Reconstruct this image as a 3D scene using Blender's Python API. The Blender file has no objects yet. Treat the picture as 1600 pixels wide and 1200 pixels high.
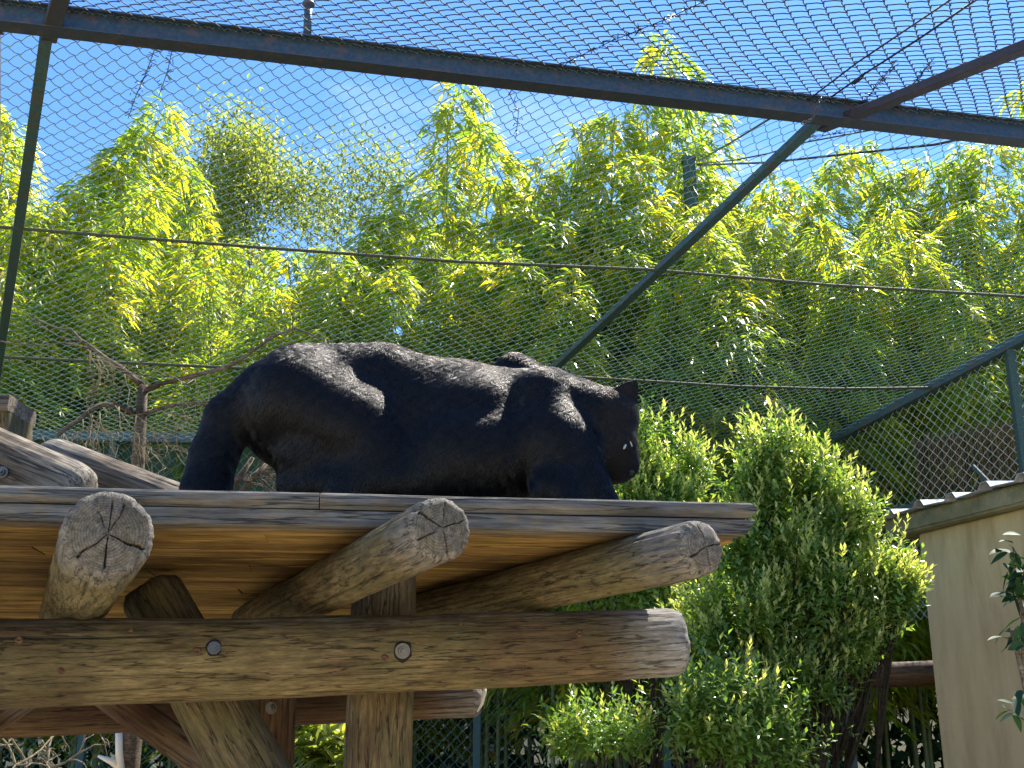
import bpy, bmesh, math, random
import numpy as np
from mathutils import Vector, Matrix, noise as mnoise

random.seed(7)
RNG = np.random.default_rng(11)
C = bpy.context.scene.collection
SC = bpy.context.scene
R = math.radians

# ------------------------------------------------------------------ camera, sky, sun, exposure
EYE = 1.6
PITCH = R(17.1)
F = 1790.0
cam = bpy.data.cameras.new('camera')
cam.sensor_width = 36.0
cam.lens = F / 1600 * 36
cam.clip_end = 600
cam.clip_start = 0.05
co = bpy.data.objects.new('camera', cam)
C.objects.link(co)
co.location = (0, 0, EYE)
co.rotation_euler = (R(90) + PITCH, 0, 0)
SC.camera = co

SUN_EL, SUN_AZ = 56.0, 40.0          # azimuth measured from +Y (straight ahead) towards +X (right)
world = bpy.data.worlds.new('World')
SC.world = world
world.use_nodes = True
wn, wl = world.node_tree.nodes, world.node_tree.links
bg = wn['Background']
sky = wn.new('ShaderNodeTexSky')
sky.sky_type = 'NISHITA'
sky.sun_disc = False
sky.sun_elevation = R(SUN_EL)
sky.sun_rotation = R(SUN_AZ)
sky.air_density = 1.15
sky.dust_density = 0.1
sky.ozone_density = 3.0
tc = wn.new('ShaderNodeTexCoord')
mp = wn.new('ShaderNodeMapping')
mp.inputs['Scale'].default_value = (1.0, 1.0, 2.6)
nz = wn.new('ShaderNodeTexNoise')
nz.inputs['Scale'].default_value = 2.2
nz.inputs['Detail'].default_value = 7
nz.inputs['Roughness'].default_value = 0.6
rp = wn.new('ShaderNodeValToRGB')
rp.color_ramp.elements[0].position = 0.56
rp.color_ramp.elements[1].position = 0.80
rp.color_ramp.elements[0].color = (0, 0, 0, 1)
rp.color_ramp.elements[1].color = (0.40, 0.40, 0.40, 1)
mxw = wn.new('ShaderNodeMixRGB')
mxw.inputs[2].default_value = (8.0, 8.6, 9.2, 1)
wl.new(tc.outputs['Generated'], mp.inputs[0])
wl.new(mp.outputs[0], nz.inputs['Vector'])
wl.new(nz.outputs['Fac'], rp.inputs[0])
wl.new(rp.outputs[0], mxw.inputs[0])
tint = wn.new('ShaderNodeMixRGB'); tint.blend_type = 'MULTIPLY'; tint.inputs[0].default_value = 1.0
tint.inputs[2].default_value = (0.62, 0.90, 1.25, 1)
wl.new(sky.outputs[0], tint.inputs[1])
wl.new(tint.outputs[0], mxw.inputs[1])
wl.new(mxw.outputs[0], bg.inputs[0])
bg.inputs[1].default_value = 0.08

sl = bpy.data.lights.new('sun', 'SUN')
sl.energy = 5.0
sl.angle = R(0.53)
sl.color = (1.0, 0.94, 0.84)
so = bpy.data.objects.new('sun', sl)
C.objects.link(so)
sdir = Vector((math.sin(R(SUN_AZ)) * math.cos(R(SUN_EL)), math.cos(R(SUN_AZ)) * math.cos(R(SUN_EL)), math.sin(R(SUN_EL))))
so.rotation_euler = sdir.to_track_quat('Z', 'Y').to_euler()
so.location = (5, 10, 20)

SC.render.engine = 'CYCLES'
SC.view_settings.view_transform = 'Standard'
SC.view_settings.look = 'None'
SC.view_settings.exposure = 1.52
SC.view_settings.gamma = 1.0
SC.view_settings.use_curve_mapping = False
SC.cycles.max_bounces = 8
SC.cycles.diffuse_bounces = 4
SC.cycles.transmission_bounces = 6
SC.cycles.transparent_max_bounces = 12

# ------------------------------------------------------------------ projection helpers (pixels of the 1600x1200 photograph)
cP, sP = math.cos(PITCH), math.sin(PITCH)
def ray(px, py):
    u = (px - 800) / F; v = (600 - py) / F
    return Vector((u, cP - v * sP, sP + v * cP))
def PY(px, py, Y):
    d = ray(px, py); t = Y / d.y
    return Vector((d.x * t, Y, d.z * t + EYE))
def PZ(px, py, z):                    # z above the eye
    d = ray(px, py); t = z / d.z
    return Vector((d.x * t, d.y * t, z + EYE))
def PPL(px, py, p0, n):
    d = ray(px, py); e = Vector((0, 0, EYE))
    t = (p0 - e).dot(n) / d.dot(n)
    return e + d * t

# ------------------------------------------------------------------ object helpers
def tag(o, label=None, cat=None, group=None, kind=None):
    if label: o['label'] = label
    if cat: o['category'] = cat
    if group: o['group'] = group
    if kind: o['kind'] = kind
    return o
def empty(name, loc, label, cat, group=None):
    o = bpy.data.objects.new(name, None)
    o.location = loc; o.empty_display_size = 0.1
    C.objects.link(o)
    return tag(o, label, cat, group)
def link(name, me, mat=None, parent=None, smooth=False, mw=None):
    o = bpy.data.objects.new(name, me)
    C.objects.link(o)
    if mat is not None and len(me.materials) == 0: me.materials.append(mat)
    if mw is not None: o.matrix_world = mw
    if parent is not None:
        o.parent = parent
        par = parent; M = Matrix()
        while par is not None:
            M = Matrix.LocRotScale(par.location, par.rotation_euler, par.scale) @ par.matrix_parent_inverse.inverted() @ M if False else Matrix.LocRotScale(par.location, par.rotation_euler, par.scale) @ M
            par = par.parent
        o.matrix_basis = M.inverted() @ (mw if mw is not None else Matrix())
    if smooth:
        me.polygons.foreach_set('use_smooth', [True] * len(me.polygons))
    return o
def mesh_np(name, V, Fc, attrs=None, smooth=False, mat=None, mati=None):
    """V (n,3); Fc (m,3) or (m,4) int arrays or list of such"""
    if not isinstance(Fc, list): Fc = [Fc]
    Fc = [np.asarray(f, dtype=np.int32) for f in Fc if len(f)]
    V = np.asarray(V, dtype=np.float32)
    me = bpy.data.meshes.new(name)
    me.vertices.add(len(V)); me.vertices.foreach_set('co', V.ravel())
    nl = sum(f.size for f in Fc); nf = sum(len(f) for f in Fc)
    me.loops.add(nl); me.polygons.add(nf)
    me.loops.foreach_set('vertex_index', np.concatenate([f.ravel() for f in Fc]))
    tot = np.concatenate([np.full(len(f), f.shape[1], dtype=np.int32) for f in Fc])
    st = np.concatenate([[0], np.cumsum(tot)[:-1]]).astype(np.int32)
    me.polygons.foreach_set('loop_start', st)
    try: me.polygons.foreach_set('loop_total', tot)
    except Exception: pass
    if attrs:
        for k, a in attrs.items():
            at = me.attributes.new(k, 'FLOAT', 'POINT')
            at.data.foreach_set('value', np.asarray(a, dtype=np.float32))
    me.polygons.foreach_set('use_smooth', np.full(nf, smooth, dtype=bool))
    if mat is not None: me.materials.append(mat)
    me.update(calc_edges=True); me.validate()
    return me

# ------------------------------------------------------------------ materials
def newmat(name):
    m = bpy.data.materials.new(name); m.use_nodes = True
    nt = m.node_tree
    return m, nt.nodes, nt.links, nt.nodes['Principled BSDF']
def N(nodes, t, **kw):
    n = nodes.new(t)
    for k, v in kw.items():
        if k in n.inputs: n.inputs[k].default_value = v
        else: setattr(n, k, v)
    return n
def ramp(nodes, stops):
    r = nodes.new('ShaderNodeValToRGB')
    e = r.color_ramp.elements
    while len(e) < len(stops): e.new(0.5)
    for el, (p, c) in zip(e, stops):
        el.position = p; el.color = (*c, 1) if len(c) == 3 else c
    return r
def mix(nodes, links, fac, a, b, mode='MIX'):
    m = nodes.new('ShaderNodeMixRGB'); m.blend_type = mode
    for i, x in ((0, fac), (1, a), (2, b)):
        if hasattr(x, 'is_linked') or hasattr(x, 'links'): links.new(x, m.inputs[i])
        else: m.inputs[i].default_value = x if i == 0 else (*x, 1)
    return m.outputs[0]

def wood(name, dark, light, grey=(0.30, 0.28, 0.25), algae=(0.125, 0.108, 0.042), algae_amt=0.5, gscale=9.0, stretch=0.06, ring=False, bumpd=0.6, red=None):
    m, n, l, b = newmat(name)
    tcn = n.new('ShaderNodeTexCoord')
    oi = n.new('ShaderNodeObjectInfo')
    off = n.new('ShaderNodeVectorMath'); off.operation = 'ADD'
    sc3 = n.new('ShaderNodeVectorMath'); sc3.operation = 'SCALE'
    comb = n.new('ShaderNodeCombineXYZ')
    for i in range(3): l.new(oi.outputs['Random'], comb.inputs[i])
    sc3.inputs['Scale'].default_value = 37.0
    l.new(comb.outputs[0], sc3.inputs[0])
    l.new(tcn.outputs['Object'], off.inputs[0]); l.new(sc3.outputs[0], off.inputs[1])
    mpn = N(n, 'ShaderNodeMapping'); mpn.inputs['Scale'].default_value = (stretch, 1, 1)
    l.new(off.outputs[0], mpn.inputs[0])
    g1 = N(n, 'ShaderNodeTexNoise', Scale=gscale * 7, Detail=8, Roughness=0.65); l.new(mpn.outputs[0], g1.inputs['Vector'])
    g2 = N(n, 'ShaderNodeTexNoise', Scale=gscale * 1.6, Detail=4, Roughness=0.6); l.new(mpn.outputs[0], g2.inputs['Vector'])
    rc = ramp(n, [(0.25, tuple(c * 0.7 for c in dark)), (0.40, dark), (0.64, light), (0.8, tuple(min(1, c * 1.15) for c in light))])
    l.new(g1.outputs['Fac'], rc.inputs[0])
    r2 = ramp(n, [(0.32, (0.5, 0.45, 0.40)), (0.46, (0.85, 0.84, 0.82)), (0.6, (1.08, 1.07, 1.05))]); l.new(g2.outputs['Fac'], r2.inputs[0])
    col = mix(n, l, 0.85, rc.outputs[0], r2.outputs[0], 'MULTIPLY')
    orr = ramp(n, [(0.0, (0.50, 0.43, 0.38)), (0.4, (0.95, 0.92, 0.88)), (1.0, (1.15, 1.2, 1.08))]); l.new(oi.outputs['Random'], orr.inputs[0])
    col = mix(n, l, 0.8, col, orr.outputs[0], 'MULTIPLY')
    gs_ = N(n, 'ShaderNodeTexNoise', Scale=3.2, Detail=6, Roughness=0.62); gs_.inputs['Distortion'].default_value = 0.6
    mps = N(n, 'ShaderNodeMapping'); mps.inputs['Scale'].default_value = (0.5, 1, 1); l.new(off.outputs[0], mps.inputs[0]); l.new(mps.outputs[0], gs_.inputs['Vector'])
    rs2 = ramp(n, [(0.36, (0.42, 0.36, 0.32)), (0.50, (0.92, 0.90, 0.88)), (0.66, (1.15, 1.13, 1.08))]); l.new(gs_.outputs['Fac'], rs2.inputs[0])
    col = mix(n, l, 0.85, col, rs2.outputs[0], 'MULTIPLY')
    if red:
        g5 = N(n, 'ShaderNodeTexNoise', Scale=2.1, Detail=3); l.new(off.outputs[0], g5.inputs['Vector'])
        r5 = ramp(n, [(0.45, (0, 0, 0)), (0.62, (0.75, 0.75, 0.75))]); l.new(g5.outputs['Fac'], r5.inputs[0])
        col = mix(n, l, r5.outputs[0], col, red)
    mpc = N(n, 'ShaderNodeMapping'); mpc.inputs['Scale'].default_value = (stretch * 0.45, 1, 1); l.new(off.outputs[0], mpc.inputs[0])
    gc = N(n, 'ShaderNodeTexNoise', Scale=gscale * 5, Detail=5, Roughness=0.5); l.new(mpc.outputs[0], gc.inputs['Vector'])
    sb_ = n.new('ShaderNodeMath'); sb_.operation = 'SUBTRACT'; sb_.inputs[1].default_value = 0.5; l.new(gc.outputs['Fac'], sb_.inputs[0])
    ab_ = n.new('ShaderNodeMath'); ab_.operation = 'ABSOLUTE'; l.new(sb_.outputs[0], ab_.inputs[0])
    rck = ramp(n, [(0.0, (0.10, 0.10, 0.10)), (0.010, (0.45, 0.45, 0.45)), (0.022, (1, 1, 1))]); l.new(ab_.outputs[0], rck.inputs[0])
    gh = N(n, 'ShaderNodeTexNoise', Scale=gscale * 24, Detail=6, Roughness=0.7); l.new(mpn.outputs[0], gh.inputs['Vector'])
    rh = ramp(n, [(0.35, (0.62, 0.62, 0.62)), (0.65, (1.25, 1.25, 1.25))]); l.new(gh.outputs['Fac'], rh.inputs[0])
    # algae / lichen blotches
    g3 = N(n, 'ShaderNodeTexNoise', Scale=6.0, Detail=8, Roughness=0.7); l.new(off.outputs[0], g3.inputs['Vector'])
    r3 = ramp(n, [(0.5 - 0.08, (0, 0, 0)), (0.66, (algae_amt,) * 3)]); l.new(g3.outputs['Fac'], r3.inputs[0])
    col = mix(n, l, r3.outputs[0], col, algae)
    # weather greying stored on the geometry (ends and exposed faces)
    at = n.new('ShaderNodeAttribute'); at.attribute_name = 'grey'
    gcol = ramp(n, [(0.3, tuple(c * 0.35 for c in grey)), (0.5, tuple(c * 0.8 for c in grey)), (0.7, tuple(c * 1.25 for c in grey))])
    l.new(g1.outputs['Fac'], gcol.inputs[0])
    g4 = N(n, 'ShaderNodeTexNoise', Scale=14.0, Detail=6); l.new(off.outputs[0], g4.inputs['Vector'])
    add = n.new('ShaderNodeMath'); add.operation = 'MULTIPLY_ADD'; add.inputs[1].default_value = 0.9
    l.new(g4.outputs['Fac'], add.inputs[0]); add.inputs[2].default_value = -0.45
    add2 = n.new('ShaderNodeMath'); add2.operation = 'ADD'; add2.use_clamp = True
    l.new(add.outputs[0], add2.inputs[0]); l.new(at.outputs['Fac'], add2.inputs[1])
    mlt = n.new('ShaderNodeMath'); mlt.operation = 'MULTIPLY'; mlt.use_clamp = True
    l.new(add2.outputs[0], mlt.inputs[0])
    cl = n.new('ShaderNodeMath'); cl.operation = 'MULTIPLY'; cl.use_clamp = True; cl.inputs[1].default_value = 3.0
    l.new(at.outputs['Fac'], cl.inputs[0]); l.new(cl.outputs[0], mlt.inputs[1])
    col = mix(n, l, mlt.outputs[0], col, gcol.outputs[0])
    capa = n.new('ShaderNodeAttribute'); capa.attribute_name = 'cap'
    sepc = n.new('ShaderNodeSeparateXYZ'); l.new(tcn.outputs['Object'], sepc.inputs[0])
    cyz = n.new('ShaderNodeCombineXYZ'); l.new(sepc.outputs[1], cyz.inputs[0]); l.new(sepc.outputs[2], cyz.inputs[1])
    ln = n.new('ShaderNodeVectorMath'); ln.operation = 'LENGTH'; l.new(cyz.outputs[0], ln.inputs[0])
    wig = N(n, 'ShaderNodeTexNoise', Scale=12.0, Detail=4); l.new(off.outputs[0], wig.inputs['Vector'])
    rr_ = n.new('ShaderNodeMath'); rr_.operation = 'MULTIPLY_ADD'; l.new(wig.outputs['Fac'], rr_.inputs[0]); rr_.inputs[1].default_value = 0.03; l.new(ln.outputs['Value'], rr_.inputs[2])
    rs_ = n.new('ShaderNodeMath'); rs_.operation = 'MULTIPLY'; rs_.inputs[1].default_value = 900.0; l.new(rr_.outputs[0], rs_.inputs[0])
    sn_ = n.new('ShaderNodeMath'); sn_.operation = 'SINE'; l.new(rs_.outputs[0], sn_.inputs[0])
    rring = ramp(n, [(0.0, (0.62, 0.60, 0.58)), (1.0, (0.98, 0.97, 0.95))])
    mr_ = N(n, 'ShaderNodeMapRange'); mr_.inputs['From Min'].default_value = -1.0; l.new(sn_.outputs[0], mr_.inputs['Value']); l.new(mr_.outputs[0], rring.inputs[0])
    rckm = mix(n, l, capa.outputs['Fac'], rck.outputs[0], rring.outputs[0])
    col = mix(n, l, 0.85, col, rckm, 'MULTIPLY')
    col = mix(n, l, 0.6, col, rh.outputs[0], 'MULTIPLY')
    # end grain rings and crack darkness
    ac = n.new('ShaderNodeAttribute'); ac.attribute_name = 'crack'
    col = mix(n, l, ac.outputs['Fac'], col, (0.012, 0.010, 0.008))
    l.new(col, b.inputs['Base Color'])
    b.inputs['Roughness'].default_value = 0.85
    b.inputs['Specular IOR Level'].default_value = 0.25
    bp = N(n, 'ShaderNodeBump', Strength=bumpd, Distance=0.006)
    hs = n.new('ShaderNodeMath'); hs.operation = 'ADD'
    l.new(gh.outputs['Fac'], hs.inputs[0]); l.new(rck.outputs[0], hs.inputs[1])
    l.new(hs.outputs[0], bp.inputs['Height']); l.new(bp.outputs[0], b.inputs['Normal'])
    return m

M_LOG = wood('weathered log', (0.105, 0.075, 0.034), (0.25, 0.18, 0.088), red=(0.085, 0.04, 0.02), algae_amt=0.6, stretch=0.16)
M_JOIST = wood('joist log', (0.105, 0.08, 0.04), (0.245, 0.19, 0.10), algae_amt=0.75, stretch=0.16, grey=(0.20, 0.176, 0.142))
M_REAR = wood('reddish log', (0.085, 0.045, 0.022), (0.18, 0.10, 0.05), red=(0.065, 0.03, 0.017), algae_amt=0.25)
M_GREYLOG = wood('grey log', (0.15, 0.115, 0.08), (0.36, 0.29, 0.21), algae_amt=0.15, grey=(0.30, 0.26, 0.205))
M_PLANK = wood('deck plank', (0.25, 0.135, 0.038), (0.52, 0.33, 0.105), algae=(0.20, 0.17, 0.04), algae_amt=0.35, gscale=7.0, stretch=0.09, grey=(0.155, 0.148, 0.135))
M_BARK = wood('bare bark', (0.14, 0.11, 0.08), (0.30, 0.25, 0.19), algae_amt=0.1, gscale=14)
M_STEMBARK = wood('dark shrub bark', (0.03, 0.025, 0.02), (0.08, 0.065, 0.05), algae_amt=0.2, gscale=14)
M_TWIG = wood('dry twig', (0.26, 0.21, 0.14), (0.46, 0.39, 0.27), algae_amt=0.1, gscale=20)

def paint(name, col, rust=(0.10, 0.055, 0.04), rust_amt=0.6, rough=0.45, metal=0.0, scale=9):
    m, n, l, b = newmat(name)
    t = n.new('ShaderNodeTexCoord')
    g = N(n, 'ShaderNodeTexNoise', Scale=scale, Detail=9, Roughness=0.7); l.new(t.outputs['Object'], g.inputs['Vector'])
    r = ramp(n, [(0.52, (0, 0, 0)), (0.64, (rust_amt,) * 3)]); l.new(g.outputs['Fac'], r.inputs[0])
    g2 = N(n, 'ShaderNodeTexNoise', Scale=scale * 5, Detail=5); l.new(t.outputs['Object'], g2.inputs['Vector'])
    r2 = ramp(n, [(0.3, tuple(c * 0.7 for c in col)), (0.7, tuple(min(1, c * 1.25) for c in col))]); l.new(g2.outputs['Fac'], r2.inputs[0])
    c = mix(n, l, r.outputs[0], r2.outputs[0], rust)
    l.new(c, b.inputs['Base Color'])
    b.inputs['Roughness'].default_value = rough; b.inputs['Metallic'].default_value = metal
    bp = N(n, 'ShaderNodeBump', Strength=0.25, Distance=0.003); l.new(g2.outputs['Fac'], bp.inputs['Height']); l.new(bp.outputs[0], b.inputs['Normal'])
    return m
M_STEEL = paint('green painted steel', (0.040, 0.085, 0.085))
M_BEAM = paint('dark blue green steel beam', (0.040, 0.070, 0.105), rust=(0.13, 0.085, 0.075), rust_amt=0.75)
M_RUST = paint('brown primer steel', (0.045, 0.040, 0.048), rust=(0.08, 0.062, 0.058))
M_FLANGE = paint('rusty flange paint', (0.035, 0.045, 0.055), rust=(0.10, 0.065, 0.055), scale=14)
M_NET = paint('green coated wire', (0.15, 0.25, 0.21), rust_amt=0.1, rough=0.65)
M_NETD = paint('wire darkened as backlit', (0.03, 0.05, 0.06), rust_amt=0.3, rough=0.85)  # overhead wire: its backlit darkness is put into the colour
M_NETG = paint('galvanised wire', (0.42, 0.46, 0.42), rust_amt=0.1, rough=0.4)
M_CABLE = paint('green coated cable', (0.05, 0.065, 0.035), rust_amt=0.3, rough=0.8)
M_DARKCABLE = paint('black cable', (0.02, 0.022, 0.025), rust_amt=0.2)
M_BOLT = paint('zinc bolt', (0.13, 0.12, 0.105), rust_amt=0.5, rough=0.35, metal=0.7, scale=60)
M_GALV = paint('galvanised sheet', (0.45, 0.47, 0.50), rust=(0.2, 0.16, 0.13), rust_amt=0.4, rough=0.5, metal=0.3)
M_BLUEPOST = paint('blue green post', (0.045, 0.095, 0.085), rust_amt=0.3, rough=0.8)
M_SCREEN = paint('dark green screen', (0.02, 0.055, 0.03), rust=(0.03, 0.06, 0.02), rust_amt=0.5, rough=0.9)

def leafmat(name, lo, hi, young, trans=0.45, rough=0.35):
    m, n, l, b = newmat(name)
    a = n.new('ShaderNodeAttribute'); a.attribute_name = 'tint'
    y = n.new('ShaderNodeAttribute'); y.attribute_name = 'young'
    r = ramp(n, [(0.0, lo), (1.0, hi)]); l.new(a.outputs['Fac'], r.inputs[0])
    c = mix(n, l, y.outputs['Fac'], r.outputs[0], young)
    l.new(c, b.inputs['Base Color']); b.inputs['Roughness'].default_value = rough
    b.inputs['Specular IOR Level'].default_value = 0.5
    tr = n.new('ShaderNodeBsdfTranslucent')
    tcx = mix(n, l, 1.0, c, (2.75, 2.75, 1.0), 'MULTIPLY')
    l.new(tcx, tr.inputs['Color'])
    ms = n.new('ShaderNodeMixShader'); ms.inputs[0].default_value = trans
    l.new(b.outputs[0], ms.inputs[1]); l.new(tr.outputs[0], ms.inputs[2])
    l.new(ms.outputs[0], n['Material Output'].inputs[0])
    return m
M_BLEAF = leafmat('bamboo leaf', (0.065, 0.15, 0.028), (0.19, 0.27, 0.035), (0.42, 0.36, 0.035), trans=0.55)
M_SHRUB = leafmat('glossy shrub leaf', (0.045, 0.12, 0.022), (0.13, 0.23, 0.045), (0.42, 0.44, 0.17), trans=0.36, rough=0.25)
M_TREELEAF = leafmat('tree leaf', (0.09, 0.13, 0.03), (0.17, 0.19, 0.05), (0.26, 0.26, 0.08), trans=0.5)
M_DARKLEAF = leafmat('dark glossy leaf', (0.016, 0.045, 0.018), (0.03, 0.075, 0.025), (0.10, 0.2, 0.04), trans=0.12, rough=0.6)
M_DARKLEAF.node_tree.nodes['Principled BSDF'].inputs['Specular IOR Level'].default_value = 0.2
M_CULM = paint('bamboo culm', (0.12, 0.16, 0.05), rust=(0.15, 0.13, 0.06), rust_amt=0.8, rough=0.5, scale=4)

# ------------------------------------------------------------------ ground and hillside
def ground_mat(name, a, b_, sc=1.2):
    m, n, l, b = newmat(name)
    t = n.new('ShaderNodeTexCoord')
    g = N(n, 'ShaderNodeTexNoise', Scale=sc, Detail=10, Roughness=0.65); l.new(t.outputs['Object'], g.inputs['Vector'])
    r = ramp(n, [(0.35, a), (0.65, b_)]); l.new(g.outputs['Fac'], r.inputs[0]); l.new(r.outputs[0], b.inputs['Base Color'])
    b.inputs['Roughness'].default_value = 0.95
    bp = N(n, 'ShaderNodeBump', Strength=0.5, Distance=0.05); l.new(g.outputs['Fac'], bp.inputs['Height']); l.new(bp.outputs[0], b.inputs['Normal'])
    return m
M_BOUNCE = ground_mat('pale bounce ground', (0.44, 0.36, 0.23), (0.60, 0.51, 0.36), 2.0)  # unseen ground, kept pale to bounce sunlight up under the deck
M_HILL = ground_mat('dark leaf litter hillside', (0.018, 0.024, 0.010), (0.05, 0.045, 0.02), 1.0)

def terrain():
    xs = np.concatenate([np.linspace(-400, -40, 12), np.linspace(-36, 36, 60), np.linspace(40, 400, 12)])
    ys = np.concatenate([np.linspace(-200, -20, 8), np.linspace(-16, 60, 70), np.linspace(70, 500, 14)])
    X, Y = np.meshgrid(xs, ys)
    up = np.clip((Y - 17.5) / 18, 0, 1); up = up * up * (3 - 2 * up)
    Z = up * (6.5 + 2.0 * np.sin(X * 0.15 + 1)) 
    rt = np.clip((X - 7) / 14, 0, 1); rt = rt * rt * (3 - 2 * rt)
    Z = np.maximum(Z, rt * 8.0 * np.clip((Y - 2) / 8, 0, 1))
    Z = Z + up * 0.3 * np.sin(X * 1.3) * np.cos(Y * 1.1)
    V = np.stack([X, Y, Z], -1).reshape(-1, 3)
    ny, nx = X.shape
    idx = np.arange(ny * nx).reshape(ny, nx)
    Q = np.stack([idx[:-1, :-1], idx[:-1, 1:], idx[1:, 1:], idx[1:, :-1]], -1).reshape(-1, 4)
    me = mesh_np('terrain', V, Q, smooth=True)
    me.materials.append(M_BOUNCE); me.materials.append(M_HILL)
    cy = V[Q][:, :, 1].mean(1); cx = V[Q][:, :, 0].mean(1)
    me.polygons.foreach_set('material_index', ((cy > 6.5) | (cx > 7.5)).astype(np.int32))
    o = link('ground', me); tag(o, kind='structure')
terrain()

# ------------------------------------------------------------------ generic shapes
def frame_x(p0, p1, up=Vector((0, 0, 1))):
    x = (p1 - p0).normalized()
    y = up.cross(x)
    if y.length < 1e-3: y = Vector((0, 1, 0)).cross(x)
    y.normalize(); z = x.cross(y)
    M = Matrix((x, y, z)).transposed().to_4x4(); M.translation = p0
    return M
def nse(x, y, z): return mnoise.noise(Vector((x, y, z)))

def make_log(name, mat, p0, p1, r0, r1, seed, parent, segs=64, rings=60, cracks0=(), cracks1=(), checks=(), grey0=0.25, grey1=0.25, round0=0.02, round1=0.02, sq=0.0, bend=0.0, rfun=None, knots=()):
    """log along local X from p0 to p1. cracks: (angle, width, depth, start radius) on the cut ends; checks: (angle, x0, x1, width, depth) along the side"""
    M = frame_x(p0, p1); L = (p1 - p0).length
    V, G, K = [], [], []
    CP = []
    def rad(x, a):
        t = x / L
        r = r0 + (r1 - r0) * t
        if rfun: r *= rfun(t)
        d = min(x, L - x)
        r *= 1 + 0.035 * nse(x * 2.2 + seed, math.cos(a) * 0.9, math.sin(a) * 0.9)
        r += 0.0035 * nse(x * 3 + seed, math.cos(a) * 7, math.sin(a) * 7) + 0.0018 * nse(x * 8 + seed, math.cos(a) * 16, math.sin(a) * 16)
        for (rd, x0) in ((round0, 0), (round1, L)):
            e = abs(x - x0)
            if e < rd: r *= 1 - (rd / (r + 0.001)) * 0.55 * (1 - math.sqrt(max(0, 1 - (1 - e / rd) ** 2))) * (1 + 0.5 * nse(a * 2, seed, x0))
        return r
    def chk(x, a, r):
        c = 0; dr = 0
        for (ca, x0, x1, w, dp) in checks:
            aa = ca + 0.06 * nse(x * 5, ca, seed)
            d = abs((a - aa + math.pi) % (2 * math.pi) - math.pi) * r
            f = max(0, 1 - d / w) * max(0, min(1, (x - x0) / 0.06)) * max(0, min(1, (x1 - x) / 0.12))
            dr += dp * f; c = max(c, f)
        return dr, c
    # uneven x spacing: denser near the ends
    ts = [0.5 - 0.5 * math.cos(math.pi * i / (rings - 1)) for i in range(rings)]
    ts = [0.55 * t + 0.45 * i / (rings - 1) for i, t in enumerate(ts)]
    for t in ts:
        x = t * L
        yb = bend * math.sin(math.pi * t)
        for s in range(segs):
            a = 2 * math.pi * s / segs
            r = rad(x, a); dr, c = chk(x, a, r); r -= dr
            for (kx, ka, ks) in knots:
                dd = math.hypot(x - kx, ((a - ka + math.pi) % (2 * math.pi) - math.pi) * r)
                r += 0.008 * math.exp(-(dd / ks) ** 2)
            V.append((x, r * math.cos(a), r * math.sin(a) + yb))
            e0 = max(0, 1 - x / 0.30) * grey0 * 2; e1 = max(0, 1 - (L - x) / 0.30) * grey1 * 2
            tp = max(0, math.sin(a)) ** 2 * 0.35
            G.append(min(1, max(e0, e1) + tp)); K.append(c * 0.8)
    Q = []
    for i in range(rings - 1):
        for s in range(segs):
            s2 = (s + 1) % segs
            Q.append((i * segs + s, i * segs + s2, (i + 1) * segs + s2, (i + 1) * segs + s))
    T = []
    CP = [0.0] * len(V)
    nr = 14
    for end, cr, gr, base in ((0, cracks0, grey0, 0), (1, cracks1, grey1, (rings - 1) * segs)):
        sgn = -1 if end == 0 else 1
        x0 = 0 if end == 0 else L
        prev = [base + s for s in range(segs)]
        for j in range(1, nr):
            f = 1 - j / nr
            cur = []
            for s in range(segs):
                a = 2 * math.pi * s / segs
                bx, by, bz = V[base + s]
                r = math.hypot(by, bz)
                dpt = 0; cc = 0
                for (ca, w, dp, rs) in cr:
                    aa = ca + 0.14 * nse(f * 3, ca * 3, seed)
                    d = abs((a - aa + math.pi) % (2 * math.pi) - math.pi) * r * f
                    ww = 0.7 * w * (0.2 + 0.8 * f) * (0.55 + 0.6 * abs(nse(f * 9, ca, seed + 3)))+0.0006
                    q = max(0, 1 - d / ww) * (1 if f > rs else max(0, 1 - (rs - f) * 8))
                    dpt += dp * q; cc = max(cc, q)
                xx = x0 + sgn * (0.010 * (1 - f * f) + 0.005 * nse(by * f * 20 + seed, bz * f * 20, 0) - dpt)
                V.append((xx, by * f, bz * f)); G.append(min(1, gr * 1.1 + 0.25)); K.append(min(1, cc * 0.6))
                cur.append(len(V) - 1)
            for s in range(segs):
                s2 = (s + 1) % segs
                q = (prev[s], prev[s2], cur[s2], cur[s])
                Q.append(q if end == 1 else q[::-1])
            prev = cur
        V.append((x0 + sgn * 0.011, V[base][1] * 0, 0)); G.append(min(1, gr * 1.6)); K.append(0.3 if cr else 0)
        ci = len(V) - 1
        for s in range(segs):
            s2 = (s + 1) % segs
            t3 = (prev[s], prev[s2], ci)
            T.append(t3 if end == 1 else t3[::-1])
    me = mesh_np(name, np.array(V), [np.array(Q)[:, ::-1], np.array(T)[:, ::-1]], attrs={'grey': G, 'crack': K, 'cap': CP + [1.0] * (len(V) - len(CP))}, smooth=True)
    return link(name, me, mat, parent, mw=M)

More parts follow.
